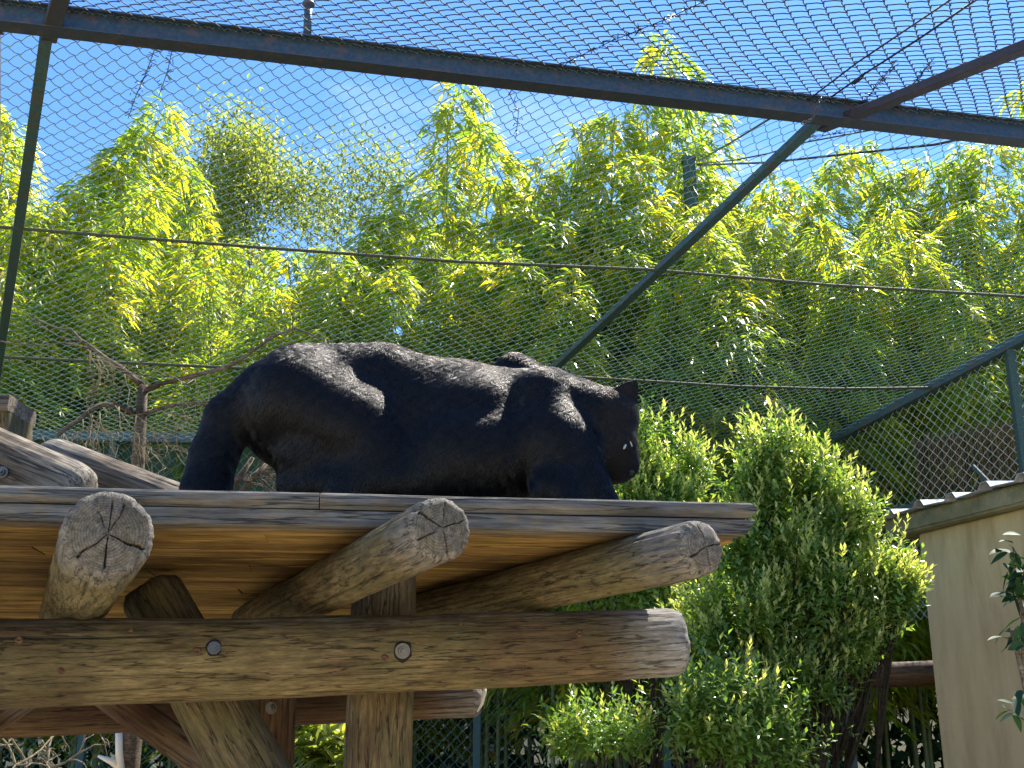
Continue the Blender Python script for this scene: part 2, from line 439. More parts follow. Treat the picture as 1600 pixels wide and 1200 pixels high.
def box_mesh(name, L, W, H, mat, nx=12, wob=0.0, bev=0.004, seed=0, greyfn=None, xend=None):
    """board along +X, from y 0..W, z 0..H, with chamfered long edges; greyfn(face)->grey"""
    prof = [(bev, 0), (W - bev, 0), (W, bev), (W, H - bev), (W - bev, H), (bev, H), (bev * 0.45, H - bev * 0.14), (bev * 0.12, H - bev * 0.5), (0, H - bev), (0, bev)]
    NP = len(prof)
    gp = [0] * 10
    V, G = [], []
    for i in range(nx + 1):
        x = L * i / nx
        for k, (y, z) in enumerate(prof):
            yy = y + wob * nse(x * 2.3 + seed, k * 0.3, 1); zz = z + wob * nse(x * 1.7 + seed, k * 0.2, 5)
            xx = x
            if xend and i in (0, nx): xx += xend(i, y, z)
            V.append((xx, yy, zz)); G.append(greyfn(k) if greyfn else gp[k] * 0)
    Q = []
    for i in range(nx):
        for k in range(NP):
            k2 = (k + 1) % NP
            Q.append((i * NP + k, (i + 1) * NP + k, (i + 1) * NP + k2, i * NP + k2))
    n0 = nx * NP
    F2 = [Q, ]
    me = bpy.data.meshes.new(name)
    faces = Q + [tuple(range(NP - 1, -1, -1)), tuple(n0 + k for k in range(NP))]
    me.from_pydata(V, [], faces)
    a = me.attributes.new('grey', 'FLOAT', 'POINT'); a.data.foreach_set('value', G)
    bm = bmesh.new(); bm.from_mesh(me); bmesh.ops.recalc_face_normals(bm, faces=bm.faces); bm.to_mesh(me); bm.free()
    me.materials.append(mat)
    return me

def tube_mesh(name, paths, segs=6, mat=None, smooth=True, attrs=None):
    """paths: list of (points, radii)"""
    V, Q, T = [], [], []
    for pts, rs in paths:
        n = len(pts)
        P = [Vector(p) for p in pts]
        b0 = len(V)
        up = Vector((0, 0, 1))
        ref = None
        for i in range(n):
            t = (P[min(i + 1, n - 1)] - P[max(i - 1, 0)])
            if t.length < 1e-9: t = Vector((0, 0, 1))
            t.normalize()
            if ref is None:
                ref = t.orthogonal().normalized()
            ref = (ref - t * ref.dot(t))
            if ref.length < 1e-6: ref = t.orthogonal()
            ref.normalize()
            b = t.cross(ref)
            r = rs[i] if hasattr(rs, '__len__') else rs
            for s in range(segs):
                a = 2 * math.pi * s / segs
                V.append(tuple(P[i] + (ref * math.cos(a) + b * math.sin(a)) * r))
        for i in range(n - 1):
            for s in range(segs):
                s2 = (s + 1) % segs
                Q.append((b0 + i * segs + s, b0 + i * segs + s2, b0 + (i + 1) * segs + s2, b0 + (i + 1) * segs + s))
        for base, rev in ((b0, True), (b0 + (n - 1) * segs, False)):
            V.append(tuple(P[0] if rev else P[-1])); ci = len(V) - 1
            for s in range(segs):
                s2 = (s + 1) % segs
                T.append((base + s2, base + s, ci) if rev else (base + s, base + s2, ci))
    return mesh_np(name, np.array(V), [np.array(Q), np.array(T)], smooth=smooth, mat=mat)

def profile_mesh(name, prof, p0, p1, mat, up=Vector((0, 0, 1)), nx=1):
    """extruded closed profile [(y,z)] from p0 to p1; returns mesh in the local frame and the matrix"""
    M = frame_x(p0, p1, up); L = (p1 - p0).length
    k = len(prof)
    V = [(L * i / nx, y, z) for i in range(nx + 1) for (y, z) in prof]
    faces = [(i * k + a, (i + 1) * k + a, (i + 1) * k + (a + 1) % k, i * k + (a + 1) % k) for i in range(nx) for a in range(k)]
    faces += [tuple(range(k)), tuple(nx * k + a for a in range(k))]
    me = bpy.data.meshes.new(name); me.from_pydata(V, [], faces)
    bm = bmesh.new(); bm.from_mesh(me); bmesh.ops.recalc_face_normals(bm, faces=bm.faces); bm.to_mesh(me); bm.free()
    me.materials.append(mat)
    return me, M
def rect(w, h, b=0.003):
    w /= 2; h /= 2
    return [(-w + b, -h), (w - b, -h), (w, -h + b), (w, h - b), (w - b, h), (-w + b, h), (-w, h - b), (-w, -h + b)]
def bar(name, p0, p1, w, h, mat, parent=None, up=Vector((0, 0, 1)), nx=1):
    me, M = profile_mesh(name, rect(w, h), p0, p1, mat, up, nx)
    return link(name, me, None, parent, mw=M)

def bolt(parent, pos, nrm, size=0.016, hole=True):
    M = Vector(nrm).to_track_quat('Z', 'Y').to_matrix().to_4x4(); M.translation = pos
    bm = bmesh.new()
    bmesh.ops.create_cone(bm, cap_ends=True, segments=24, radius1=size * 1.45, radius2=size * 1.4, depth=0.004)
    r = bmesh.ops.create_cone(bm, cap_ends=True, segments=6, radius1=size * 0.9, radius2=size * 0.86, depth=0.012)
    bmesh.ops.translate(bm, verts=r['verts'], vec=(0, 0, 0.007))
    r = bmesh.ops.create_cone(bm, cap_ends=True, segments=12, radius1=size * 0.5, radius2=size * 0.42, depth=0.012)
    bmesh.ops.translate(bm, verts=r['verts'], vec=(0, 0, 0.017))
    me = bpy.data.meshes.new('bolt'); bm.to_mesh(me); bm.free()
    return link('bolt', me, M_BOLT, parent, mw=M)

#==PLATFORM==
# ------------------------------------------------------------------ platform
ZB = 0.573                                     # underside of the deck above the eye
DR = PZ(1192, 785, 0.67); DL = PZ(0, 757, 0.67)
e = (DR - DL); e.z = 0; e.normalize()          # along the front edge, to the right
nb = Vector((-e.y, e.x, 0))                    # backwards
jd = Vector((-0.36, 0.93, 0)).normalized()     # direction of the joists, to the back
plat = empty('wooden_platform', (0.2, 4.2, 0), 'raised wooden platform of planks on thick round logs, the black panther walking on it', 'platform')
corner = Vector((DR.x, DR.y, 0))
LEFT = 3.4
sk = jd.dot(e) / jd.dot(nb)                    # skew of the right edge
TH = 0.047
def gfun_front(k): return 0.95 if k in (0, 6, 7, 8, 9) else (0.9 if k in (4, 5) else 0.0)
def gfun_top(k): return 0.95 if k in (4, 5, 6, 7, 8) else 0.1
def gfun_in(k): return 0.0
W = 0.172
nrow = 18
bxs = -1.0
for layer in (0, 1):
    for i in range(nrow):
        y0 = i * W
        if layer == 0 and i == 0: y0 = 0.012
        right = sk * (y0 + W * 0.5)
        # two boards butt in each row
        cut = -LEFT + 0.9 + ((i * 0.73 + layer * 0.4) % 1.0) * 1.4
        if layer == 1 and i == 0:
            cut = (PZ(499, 766, 0.67) - DR).dot(e)
        xr = right + (0.0 if i else -0.004) - (0.012 if layer == 0 and i == 0 else 0)
        for (xa, xb) in ((-LEFT - 0.1, cut - 0.0015), (cut + 0.0015, xr)):
            Lb = xb - xa
            th = TH - 0.001 * random.random() * (1 if i else 0)
            gf = gfun_front if i == 0 else (gfun_top if layer == 1 else gfun_in)
            last = (xb == xr)
            def xe(ii, y, z, nx_=30, last=last, i=i, layer=layer):
                if ii == 0 or not last: return 0
                s = sk * (y - W * 0.5) * (1 if i else 0.8)
                if layer == 1 and i == 0:
                    zz = (z - TH / 2) / (TH / 2); return s - 0.022 * zz * zz - 0.01 * (1 if y < 0.05 else 0)
                if layer == 0 and i == 0: return s - 0.03 * (1 - z / TH)
                return s
            nx_ = 30 if i == 0 else 10
            me = box_mesh('plank', Lb, W - 0.007 - 0.004 * random.random(), th, M_PLANK, nx=nx_, wob=0.0035 if i == 0 else 0.002, seed=i * 7 + layer * 31 + xa, greyfn=gf,
                          xend=xe, bev=0.017 if i == 0 and layer == 1 else 0.005)
            org = corner + e * xa + nb * y0
            dz = (0.004 * abs(math.sin(i * 2.1 + xa)) if layer == 0 and i else 0) if layer == 0 else 0.005 * (i > 0)
            org.z = EYE + ZB + (layer * (TH + (0.004 if i == 0 else 0.001))) + dz
            M = Matrix((e, nb, Vector((0, 0, 1)))).transposed().to_4x4(); M.translation = org
            link('plank', me, None, plat, mw=M)

# joists
def joist(front, r0, r1, seed, **kw):
    p0 = Vector((front[0], front[1], EYE + ZB - r0 - 0.004)); Lj = kw.pop('L', 2.6)
    p1 = p0 + jd * Lj; p1.z = EYE + ZB - r1 - 0.004
    return make_log('joist', M_JOIST, p0, p1, r0, r1, seed, plat, **kw)
jd1 = Vector((-0.3, 0.72, 0)).normalized()
jsave = jd
jd = Vector((-0.30, 0.72, 0)).normalized()
joist((-0.965, 2.72), 0.108, 0.112, 3.1, segs=128, rings=70, grey0=0.5,
      cracks0=[(2.0, 0.0022, 0.02, 0.1), (1.62, 0.003, 0.03, 0.05), (1.1, 0.0015, 0.012, 0.3), (-0.75, 0.0030, 0.04, 0.02), (-1.57, 0.004, 0.04, 0.02), (-2.75, 0.006, 0.07, 0.02), (2.75, 0.0014, 0.012, 0.45)],
      checks=[(-1.3, 0.1, 0.5, 0.004, 0.008), (0.4, 0.0, 0.6, 0.006, 0.02)], round0=0.028)
jd = Vector((-0.385, 0.93, 0)).normalized()
joist((-0.175, 2.80), 0.080, 0.093, 8.7, segs=128, rings=70, grey0=0.55,
      cracks0=[(0.62, 0.009, 0.07, 0.12), (-1.9, 0.003, 0.03, 0.25), (2.75, 0.003, 0.03, 0.15), (1.7, 0.002, 0.02, 0.4), (-0.5, 0.002, 0.02, 0.35)],
      checks=[(-0.15 + math.pi, 0.02, 0.55, 0.005, 0.02), (0.62, 0.0, 0.3, 0.012, 0.03), (-1.0, 0.3, 1.2, 0.004, 0.01)], round0=0.022)
jd = Vector((-0.377, 0.72, 0)).normalized()
joist((0.52, 3.10), 0.078, 0.088, 14.2, segs=128, rings=70, grey0=0.75,
      cracks0=[(-0.6, 0.005, 0.05, 0.05), (2.9, 0.003, 0.05, 0.1), (1.3, 0.003, 0.03, 0.1), (-1.9, 0.004, 0.04, 0.1)],
      checks=[(-1.9, 0.25, 1.3, 0.012, 0.02), (2.9, 0.0, 0.35, 0.006, 0.02), (-2.5, 0.1, 0.7, 0.004, 0.01)], round0=0.04)
# a fourth joist out to the left of the frame
jd = jd1
joist((-1.75, 2.72), 0.10, 0.11, 21.0, segs=32, rings=20)
jd = jsave

# main beam (cross log) and its bolts
BL = PY(-260, 1041, 3.62); BR = PY(1066, 1003, 3.93)
beam = make_log('cross_beam', M_LOG, BL, BR, 0.143, 0.112, 33.0, plat, segs=128, rings=140, grey0=0.1, grey1=0.6, round0=0.03, round1=0.055,
                cracks1=[(0.6, 0.004, 0.03, 0.1), (2.6, 0.004, 0.03, 0.1)],
                checks=[(-0.2, 1.0, 1.7, 0.003, 0.006), (2.6, 0.2, 1.2, 0.004, 0.01)], bend=-0.012)
fwd = Vector((0.06, -1, 0)).normalized()
def on_beam(px, py):
    # nearest point of the ray to a cylinder around the beam axis
    ax = (BR - BL).normalized(); d = ray(px, py); o = Vector((0, 0, EYE)) - BL
    d2 = d - ax * d.dot(ax); o2 = o - ax * o.dot(ax)
    tt = ((Vector((0, 0, EYE)) + d * 3.7) - BL).dot(ax) / (BR - BL).length
    r = 0.143 + (0.112 - 0.143) * tt
    A = d2.dot(d2); B = 2 * d2.dot(o2); Cc = o2.dot(o2) - r * r
    D = max(0, B * B - 4 * A * Cc)
    t = (-B - math.sqrt(D)) / (2 * A)
    p = Vector((0, 0, EYE)) + d * t
    q = BL + ax * (p - BL).dot(ax)
    return p, (p - q).normalized()
M_RECESS_SHADE = newmat('painted recess shade')[0]; M_RECESS_SHADE.node_tree.nodes['Principled BSDF'].inputs['Base Color'].default_value = (0.012, 0.009, 0.007, 1)
M_RECESS_SHADE.node_tree.nodes['Principled BSDF'].inputs['Roughness'].default_value = 1.0
M_KNOT = newmat('knot wood')[0]; M_KNOT.node_tree.nodes['Principled BSDF'].inputs['Base Color'].default_value = (0.10, 0.045, 0.02, 1)
def blob_disc(name, p, n_, r, mat, seed, depth=0.004, stretch=1.0):
    M = n_.to_track_quat('Z', 'X').to_matrix().to_4x4(); M.translation = p + n_ * 0.0005
    V = [(0, 0, -depth * 0.2)]; k = 22
    for j, f in ((1, 0.6), (2, 1.0)):
        for s in range(k):
            a = 2 * math.pi * s / k
            rr = r * f * (1 + 0.35 * nse(math.cos(a) * 1.5 + seed, math.sin(a) * 1.5, f * 0.3))
            V.append((rr * math.cos(a) * stretch, rr * math.sin(a), (-depth * 0.1 if j == 1 else -depth) + depth * 0.8))
    fc = [(0, 1 + s, 1 + (s + 1) % k) for s in range(k)]
    qc = [(1 + s, 1 + k + s, 1 + k + (s + 1) % k, 1 + (s + 1) % k) for s in range(k)]
    me = bpy.data.meshes.new(name); me.from_pydata(V, [], fc + qc)
    return link(name, me, mat, plat, mw=M)
for (bx, by, s) in ((335, 1013, 0.0140), (629, 1017, 0.0170)):
    p, n_ = on_beam(bx, by)
    blob_disc('recess_shade', p + n_ * 0.001, n_, s * 1.75, M_RECESS_SHADE, bx + 5, stretch=1.15)  # flat dark disc round the bolt, recess shade put into its colour
    bolt(plat, p + n_ * 0.007, (n_ * 1.0 + Vector((0.1, 0, 0.0))).normalized(), s)
for (bx, by, s) in ((309, 1017, 0.013), (601, 1028, 0.012), (820, 1042, 0.008), (95, 1048, 0.010), (205, 985, 0.007), (470, 1052, 0.009), (905, 990, 0.010), (720, 975, 0.006), (30, 1000, 0.012)):
    p, n_ = on_beam(bx, by); blob_disc('knot', p + n_ * 0.001, n_, s, M_KNOT, bx, depth=0.006)

# rear beam, posts, braces
RBL = PY(-300, 1133, 5.02); RBR = PY(750, 1091, 5.2)
make_log('rear_beam', M_REAR, RBL, RBR, 0.088, 0.079, 41.0, plat, segs=48, rings=80, grey1=0.35, round1=0.04, checks=[(2.7, 3.0, 4.4, 0.006, 0.012)])
pt = [PY(755, 1068, 5.1) + Vector((0.005, 0, 0.0)), PY(757, 1082, 5.08), PY(753, 1100, 5.09), PY(746, 1112, 5.12)]
me = tube_mesh('torn_bark', [(pt, [0.008, 0.010, 0.007, 0.003]), ([PY(744, 1060, 5.1), PY(749, 1075, 5.09), PY(755, 1084, 5.08)], [0.004, 0.006, 0.004])], segs=6)
M_PALE = newmat('pale bare wood')[0]; M_PALE.node_tree.nodes['Principled BSDF'].inputs['Base Color'].default_value = (0.72, 0.66, 0.55, 1)
link('torn_bark', me, M_PALE, plat)
FP = PY(594, 1100, 4.13)
make_log('post', M_LOG, Vector((FP.x - 0.005, 4.13, 0.0)), Vector((FP.x, 4.13, EYE + ZB - 0.006)), 0.126, 0.112, 51.0, plat, segs=72, rings=60, checks=[(1.7, 0.2, 1.6, 0.004, 0.01), (-1.4, 0.5, 1.9, 0.003, 0.008)])
RP = PY(424, 1130, 4.84)
make_log('post', M_REAR, Vector((RP.x, 4.84, 0.0)), Vector((RP.x, 4.84, EYE + 0.35)), 0.10, 0.095, 57.0, plat, segs=40, rings=40)
pb = PY(424, 1106, 4.735); bolt(plat, pb, (0, -1, -0.1), 0.017)
for (px_, yy, sd) in ((-40, 4.25, 61), (200, 5.45, 62), (900, 5.3, 63)):
    q = PY(px_, 1100, yy)
    if px_ == 900: continue
    if px_ == 200: continue
    make_log('post', M_LOG, Vector((q.x - 0.3, yy, 0)), Vector((q.x - 0.3, yy, EYE + ZB - 0.006)), 0.12, 0.11, sd, plat, segs=32, rings=20)
b1 = PY(232, 918, 4.16); b2 = PY(388, 1203, 4.16)
dd = (b2 - b1); k = (b2.z - 0.0) / -dd.z
make_log('brace', M_JOIST, b2 + dd * k, b1, 0.150, 0.112, 71.0, plat, segs=72, rings=70, knots=[(1.1, 2.6, 0.03), (1.3, 2.2, 0.02)], round1=0.05, grey0=0.2, grey1=0.1)
make_log('brace', M_REAR, PY(352, 1215, 4.68), PY(120, 1050, 4.68), 0.062, 0.060, 75.0, plat, segs=32, rings=30)
make_log('brace', M_REAR, PY(-120, 1200, 4.68), PY(70, 1070, 4.68), 0.055, 0.055, 77.0, plat, segs=32, rings=30)

# ramp logs leaning on the deck at the left, and the corner of a higher shelf
rl = make_log('ramp_log', M_GREYLOG, PY(133, 778, 3.75), PY(-330, 583, 3.85), 0.100, 0.112, 81.0, None, segs=96, rings=80, grey0=0.35, round0=0.07, checks=[(2.8, 0.3, 1.2, 0.004, 0.01), (0.4, 0.2, 1.2, 0.005, 0.012)])
tag(rl, 'sunlit grey log sloping down to the deck at far left, nearer one with a bolt', 'log', 'ramp logs lying on the deck')
p = PY(3, 738, 3.66); bolt(rl, p, (0.1, -1, 0), 0.014)
rl2 = make_log('ramp_log', M_GREYLOG, PY(68, 716, 4.25), PY(300, 800, 4.15), 0.092, 0.082, 87.0, None, segs=96, rings=70, grey0=0.4, round0=0.06, checks=[(2.9, 0.2, 0.9, 0.004, 0.01)])
tag(rl2, 'grey log lying behind the bolted log, its rounded upper end beside the shelf corner', 'log', 'ramp logs lying on the deck')
sh = empty('raised_shelf', PY(0, 700, 4.9), 'brown wooden corner of a higher shelf at the left edge above the logs', 'shelf')
def simple_board(name, p0, p1, w, h, mat, parent, grey=0.3, up=Vector((0, 0, 1))):
    M = frame_x(p0, p1, up); L = (p1 - p0).length
    me = box_mesh(name, L, w, h, mat, nx=8, wob=0.003, seed=p0.x * 9, greyfn=lambda k: grey, bev=0.012)
    return link(name, me, None, parent, mw=M @ Matrix.Translation((0, -w / 2, -h / 2)))
simple_board('top_board', PY(-250, 641, 4.86), PY(35, 643, 4.86), 0.30, 0.07, M_GREYLOG, sh, 0.35)
simple_board('side_board', PY(27, 648, 4.86), PY(27, 760, 4.9), 0.26, 0.035, M_JOIST, sh, 0.1, up=Vector((1, 0, 0)))
simple_board('side_board', PY(-60, 668, 4.92), PY(20, 668, 4.92), 0.03, 0.30, M_GREYLOG, sh, 0.1)
bar('pale_batten', PY(16, 655, 4.83), PY(16, 740, 4.83), 0.012, 0.012, M_PALE, sh)

#==STEEL==
# ------------------------------------------------------------------ steel frame, ridge beam, rafters, nets
M0 = PY(800, 118, 6.5); ZR = M0.z - EYE
RA = PZ(-100, 11, ZR); RB = PZ(1700, 221, ZR)
U = (RB - RA).normalized()
Vd = Vector((-0.518, 1.104, -0.188)).normalized()       # down the far slope
nfar = U.cross(Vd).normalized()
Vn = Vector((0.518, -1.104, -0.27)).normalized()        # down the near slope, towards the viewer
nnear = U.cross(Vn).normalized()
ridge = M0 + Vector((0, 0, 0.075))
def FAR(px, py): return PPL(px, py, ridge, nfar)
def NEAR(px, py): return PPL(px, py, ridge, nnear)
# I-section ridge beam
hw, hh, tf, tw = 0.060, 0.078, 0.010, 0.008
Iprof = [(-hw, -hh), (hw, -hh), (hw, -hh + tf), (tw, -hh + tf), (tw, hh - tf), (hw, hh - tf), (hw, hh), (-hw, hh), (-hw, hh - tf), (-tw, hh - tf), (-tw, -hh + tf), (-hw, -hh + tf)]
me, Mx = profile_mesh('ridge_beam', Iprof, RA - U * 0.6, RB + U * 1.0, M_BEAM, nx=40)
rb = link('ridge_beam', me, None, None, mw=Mx)
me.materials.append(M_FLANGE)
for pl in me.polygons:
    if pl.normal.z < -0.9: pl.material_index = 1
tag(rb, 'long dark blue steel ridge beam with rusty underside crossing the top of the picture', 'steel beam')

def far_line(px0, py0, px1, py1, off=0.0):
    return FAR(px0, py0) + nfar * off, FAR(px1, py1) + nfar * off
if nfar.z > 0: sgnf = -1
else: sgnf = 1
dn = nfar * sgnf                                         # pointing down
# far-slope rafters
def rafter(name, p0, p1, w, h, mat, label, nrm):
    o = bar(name, p0, p1, w, h, mat, None, up=nrm, nx=10)
    return tag(o, label, 'steel rafter')
a = FAR(1283, 177); b_ = FAR(865, 572); ext = a + (b_ - a) * 1.45
rafter('steel_rafter', a + dn * 0.03, ext + dn * 0.03, 0.075, 0.06, M_STEEL, 'green steel rafter running diagonally down from the ridge beam towards the panther', nfar)
a = FAR(74, 48); b_ = FAR(-2, 570); ext = a + (b_ - a) * 1.3
rafter('steel_rafter', a + dn * 0.03, ext + dn * 0.03, 0.075, 0.06, M_STEEL, 'green steel rafter sloping down along the left edge of the picture', nfar)
nn_ = nnear if nnear.z < 0 else -nnear
a = NEAR(1283, 178); b_ = NEAR(1610, 50)
rafter('steel_rafter', a + nn_ * 0.10, b_ + (b_ - a) * 0.3 + nn_ * 0.07, 0.085, 0.06, M_RUST, 'purple brown steel rafter rising from the ridge beam to the upper right corner', nnear)
a = NEAR(78, 34); b_ = NEAR(88, 0)
rafter('steel_rafter', a + nn_ * 0.10, a + (b_ - a) * 5 + nn_ * 0.08, 0.095, 0.06, M_RUST, 'short piece of rusty steel rafter above the ridge beam at upper left', nnear)
# plate/bracket at the left edge
me, Mx = profile_mesh('beam_bracket', rect(0.05, 0.16), PY(-30, 30, 6.02), PY(8, 34, 6.04), M_RUST)
o = link('beam_bracket', me, None, None, mw=Mx); tag(o, 'small dark rusty bracket under the ridge beam at the left picture edge', 'bracket')
bar('hanger_rod', PY(1, 45, 6.05), PY(0, 240, 6.9), 0.006, 0.006, M_NETG, o)

# nets
def net_segments(O, Uv, Vv, nvec, u0, u1, v0, v1, c, keep=None, sag=None, bow=0.006, wavy=0.10):
    k0, k1 = int(math.floor(u0 / (c / 2))), int(math.ceil(u1 / (c / 2)))
    j0, j1 = int(math.floor(v0 / (c / 2))), int(math.ceil(v1 / (c / 2)))
    ks = np.arange(k0, k1); js = np.arange(j0, j1)
    K, J = np.meshgrid(ks, js, indexing='ij')
    def pt(K, J, side):
        u = (K + ((J + K) % 2)) * c / 2.0
        v = J * c / 2.0
        h = np.where((J + K) % 2 == 0, -bow, bow)
        return u, v, h * side
    ua, va, ha = pt(K, J, 1); ub, vb, hb = pt(K, J + 1, 1)
    # slight curvature: an intermediate point pushed sideways
    um = (ua + ub) / 2 + np.where((J + K) % 2 == 0, 1, 1) * c * wavy * np.where((J % 2) == 0, 1, -1) * 0.35 * 0
    vm = (va + vb) / 2 + np.where(((J + K) % 2) == 0, 1, -1) * c * wavy
    hm = (ha + hb) / 2
    def W3(u, v, h):
        u = u + 0.012 * np.sin(v * 3.1 + u * 0.9) + 0.006 * np.sin(u * 7.3 + v * 5)
        v = v + 0.010 * np.sin(u * 2.7 + v * 1.9) + 0.006 * np.sin(u * 9.1)
        P = np.array(O)[None] + u.ravel()[:, None] * np.array(Uv)[None] + v.ravel()[:, None] * np.array(Vv)[None] + h.ravel()[:, None] * np.array(nvec)[None]
        if sag is not None: P[:, 2] += sag(u.ravel(), v.ravel())
        return P
    A = W3(ua, va, ha); Mi = W3(um, vm, hm); B = W3(ub, vb, hb)
    if keep is not None:
        kk = keep(A) & keep(B)
        A, Mi, B = A[kk], Mi[kk], B[kk]
    return np.concatenate([A, Mi]), np.concatenate([Mi, B])
def seg_mesh(name, A, B, r, mat, sides=3):
    D = B - A; Ln = np.linalg.norm(D, axis=1, keepdims=True); D = D / np.maximum(Ln, 1e-9)
    A = A - D * r * 0.5; B = B + D * r * 0.5
    ref = np.where(np.abs(D[:, 2:3]) < 0.9, np.array([[0, 0, 1.0]]), np.array([[1.0, 0, 0]]))
    X = np.cross(D, ref); X /= np.linalg.norm(X, axis=1, keepdims=True); Y = np.cross(D, X)
    n = len(A); vs = []
    for P in (A, B):
        for s in range(sides):
            a = 2 * math.pi * s / sides
            vs.append(P + (X * math.cos(a) + Y * math.sin(a)) * r)
    V = np.stack(vs, 1).reshape(-1, 3)
    base = (np.arange(n) * 2 * sides)[:, None]
    Q = []
    for s in range(sides):
        s2 = (s + 1) % sides
        Q.append(base + np.array([[s, s2, sides + s2, sides + s]]))
    Q = np.concatenate(Q)
    return mesh_np(name, V, Q, smooth=True, mat=mat)

ev = np.array([0, 0, EYE])
def side_of(pa, pb):                                      # vertical-ish half-space test in plane coordinates
    return None
CELL = 0.126
# far slope: bounded on the right by the side rail
SR0 = FAR(1290, 692); SR1 = FAR(1612, 519)
rail_d = (SR1 - SR0).normalized()
inpl = rail_d.cross(nfar).normalized()
cen = FAR(800, 400)
sg = 1 if (cen - SR0).dot(inpl) > 0 else -1
def keep_far(P):
    d = ((P - np.array(SR0)) @ np.array(inpl)) * sg
    return d > 0
Lfar = 6.9
def sag_far(u, v): return -0.05 * np.sin(np.clip(v / Lfar, 0, 1) * math.pi * 3) ** 2 * 0.6
A, B = net_segments(ridge, U, Vd, nfar, -4.8, 11.0, 0.02, Lfar, CELL, keep=keep_far, sag=sag_far)
o = link('roof_net', seg_mesh('roof_net', A, B, 0.0035, M_NET)); tag(o, 'green chain link roof net sloping away from the ridge beam to the bamboo', 'chain link net', 'chain link nets of the enclosure')
def sag_near(u, v): return -0.03 * np.sin(u * 0.8) ** 2 * np.clip(v, 0, 1)
A, B = net_segments(ridge, U, Vn, nnear, -5.2, 6.5, 0.02, 3.9, CELL, sag=sag_near)
o = link('roof_net', seg_mesh('roof_net', A, B, 0.0042, M_NETD)); tag(o, 'chain link roof net overhead, in front of and above the ridge beam', 'chain link net', 'chain link nets of the enclosure')
# selvedge twists bunched on the beam
P0, P1 = [], []
nt_ = 330
for i in range(nt_):
    q = ridge + U * (-4.6 + 11.5 * i / nt_) + Vector((0, -0.03, 0.012))
    P0.append(q); P1.append(q + U * 0.05 + Vector((0, -0.03, -0.035 - 0.01 * (i % 2))))
    P0.append(q + U * 0.05 + Vector((0, -0.03, -0.04))); P1.append(q + U * 0.065 + Vector((0, 0.01, 0.01)))
o2 = link('selvedge', seg_mesh('selvedge', np.array(P0), np.array(P1), 0.003, M_NET), None, o); o2['kind'] = 'stuff'
# seams where net widths are laced together
def seam(plane, pts, parent, seed):
    rnd = random.Random(seed); P0, P1 = [], []
    path = [plane(*p_) for p_ in pts]
    for a_, b2_ in zip(path[:-1], path[1:]):
        Ls = (b2_ - a_).length; n = int(Ls / 0.06)
        for i in range(n):
            q = a_ + (b2_ - a_) * (i / n)
            for _ in range(3):
                w = Vector((rnd.uniform(-1, 1), rnd.uniform(-1, 1), rnd.uniform(-.4, .4))) * 0.035
                w2 = Vector((rnd.uniform(-1, 1), rnd.uniform(-1, 1), rnd.uniform(-.4, .4))) * 0.035
                P0.append(q + w); P1.append(q + w2)
            P0.append(q); P1.append(q + (b2_ - a_) / n)
    s = link('seam', seg_mesh('seam', np.array(P0), np.array(P1), 0.0032, M_DARKCABLE), None, parent); s['kind'] = 'stuff'
seam(NEAR, [(870, 104), (960, 62), (1040, 30), (1115, -5)], o, 1)
seam(FAR, [(242, 75), (228, 115), (212, 150), (200, 185)], o, 2)
seam(FAR, [(268, 82), (262, 110), (248, 150)], o, 3)
seam(NEAR, [(1345, 165), (1375, 128), (1400, 95)], o, 4)
seam(NEAR, [(1400, 170), (1432, 125), (1460, 90)], o, 5)
seam(FAR, [(795, 145), (810, 175), (806, 215)], o, 6)
seam(FAR, [(1232, 240), (1262, 215), (1330, 205), (1400, 195)], o, 7)

# cables under the net
def cable(pts, r, mat, label, name='cable', segs=6):
    o = link(name, tube_mesh(name, [(pts, r)], segs=segs, mat=mat)); return tag(o, label, 'cable')
def sagpath(a, b, s, n=14):
    return [a.lerp(b, i / n) + Vector((0, 0, -s * math.sin(math.pi * i / n))) for i in range(n + 1)]
cable([FAR(px, py) + dn * 0.05 for px, py in ((-60, 341), (0, 346), (400, 378), (720, 401), (1010, 413), (1300, 438), (1600, 456), (1700, 461))], 0.013, M_CABLE, 'upper green tension cable under the roof net, about halfway up the picture', 'tension_cable')
cable([FAR(px, py) + dn * 0.05 for px, py in ((-60, 545), (0, 550), (420, 570), (865, 580), (1150, 597), (1300, 601), (1452, 599))], 0.014, M_CABLE, 'lower green tension cable running just behind the back of the panther', 'tension_cable')
# chain and overhead cables near the ridge joint
ch = empty('chain', PY(1278, 165, 6.85), 'short steel chain looped round the ridge beam where the purple rafter meets it', 'chain')
cp = [PY(x, y, 6.72) for x, y in ((1284, 153), (1279, 160), (1277, 167), (1274, 174), (1271, 181), (1268, 187), (1260, 190), (1252, 193))]
bm = bmesh.new()
def link_mesh():
    pts = []
    for i in range(13):
        a = 2 * math.pi * i / 12
        pts.append((0.018 * math.cos(a), 0.011 * math.sin(a), 0))
    return tube_mesh('link', [(pts, 0.0042)], segs=6, mat=M_BOLT)
lm = link_mesh()
for i in range(len(cp) - 1):
    M = frame_x(cp[i].lerp(cp[i + 1], 0.5), cp[i + 1]) @ Matrix.Rotation(R(90 * (i % 2) + 30), 4, 'X')
    link('link', lm, None, ch, mw=M)
cable([NEAR(1262, 152) + nn_ * 0.02, NEAR(1340, 90) + nn_ * 0.03, NEAR(1490, -12) + nn_ * 0.03], 0.006, M_DARKCABLE, 'thin dark cable above the ridge beam, the left one of the pair', 'guy_cable')
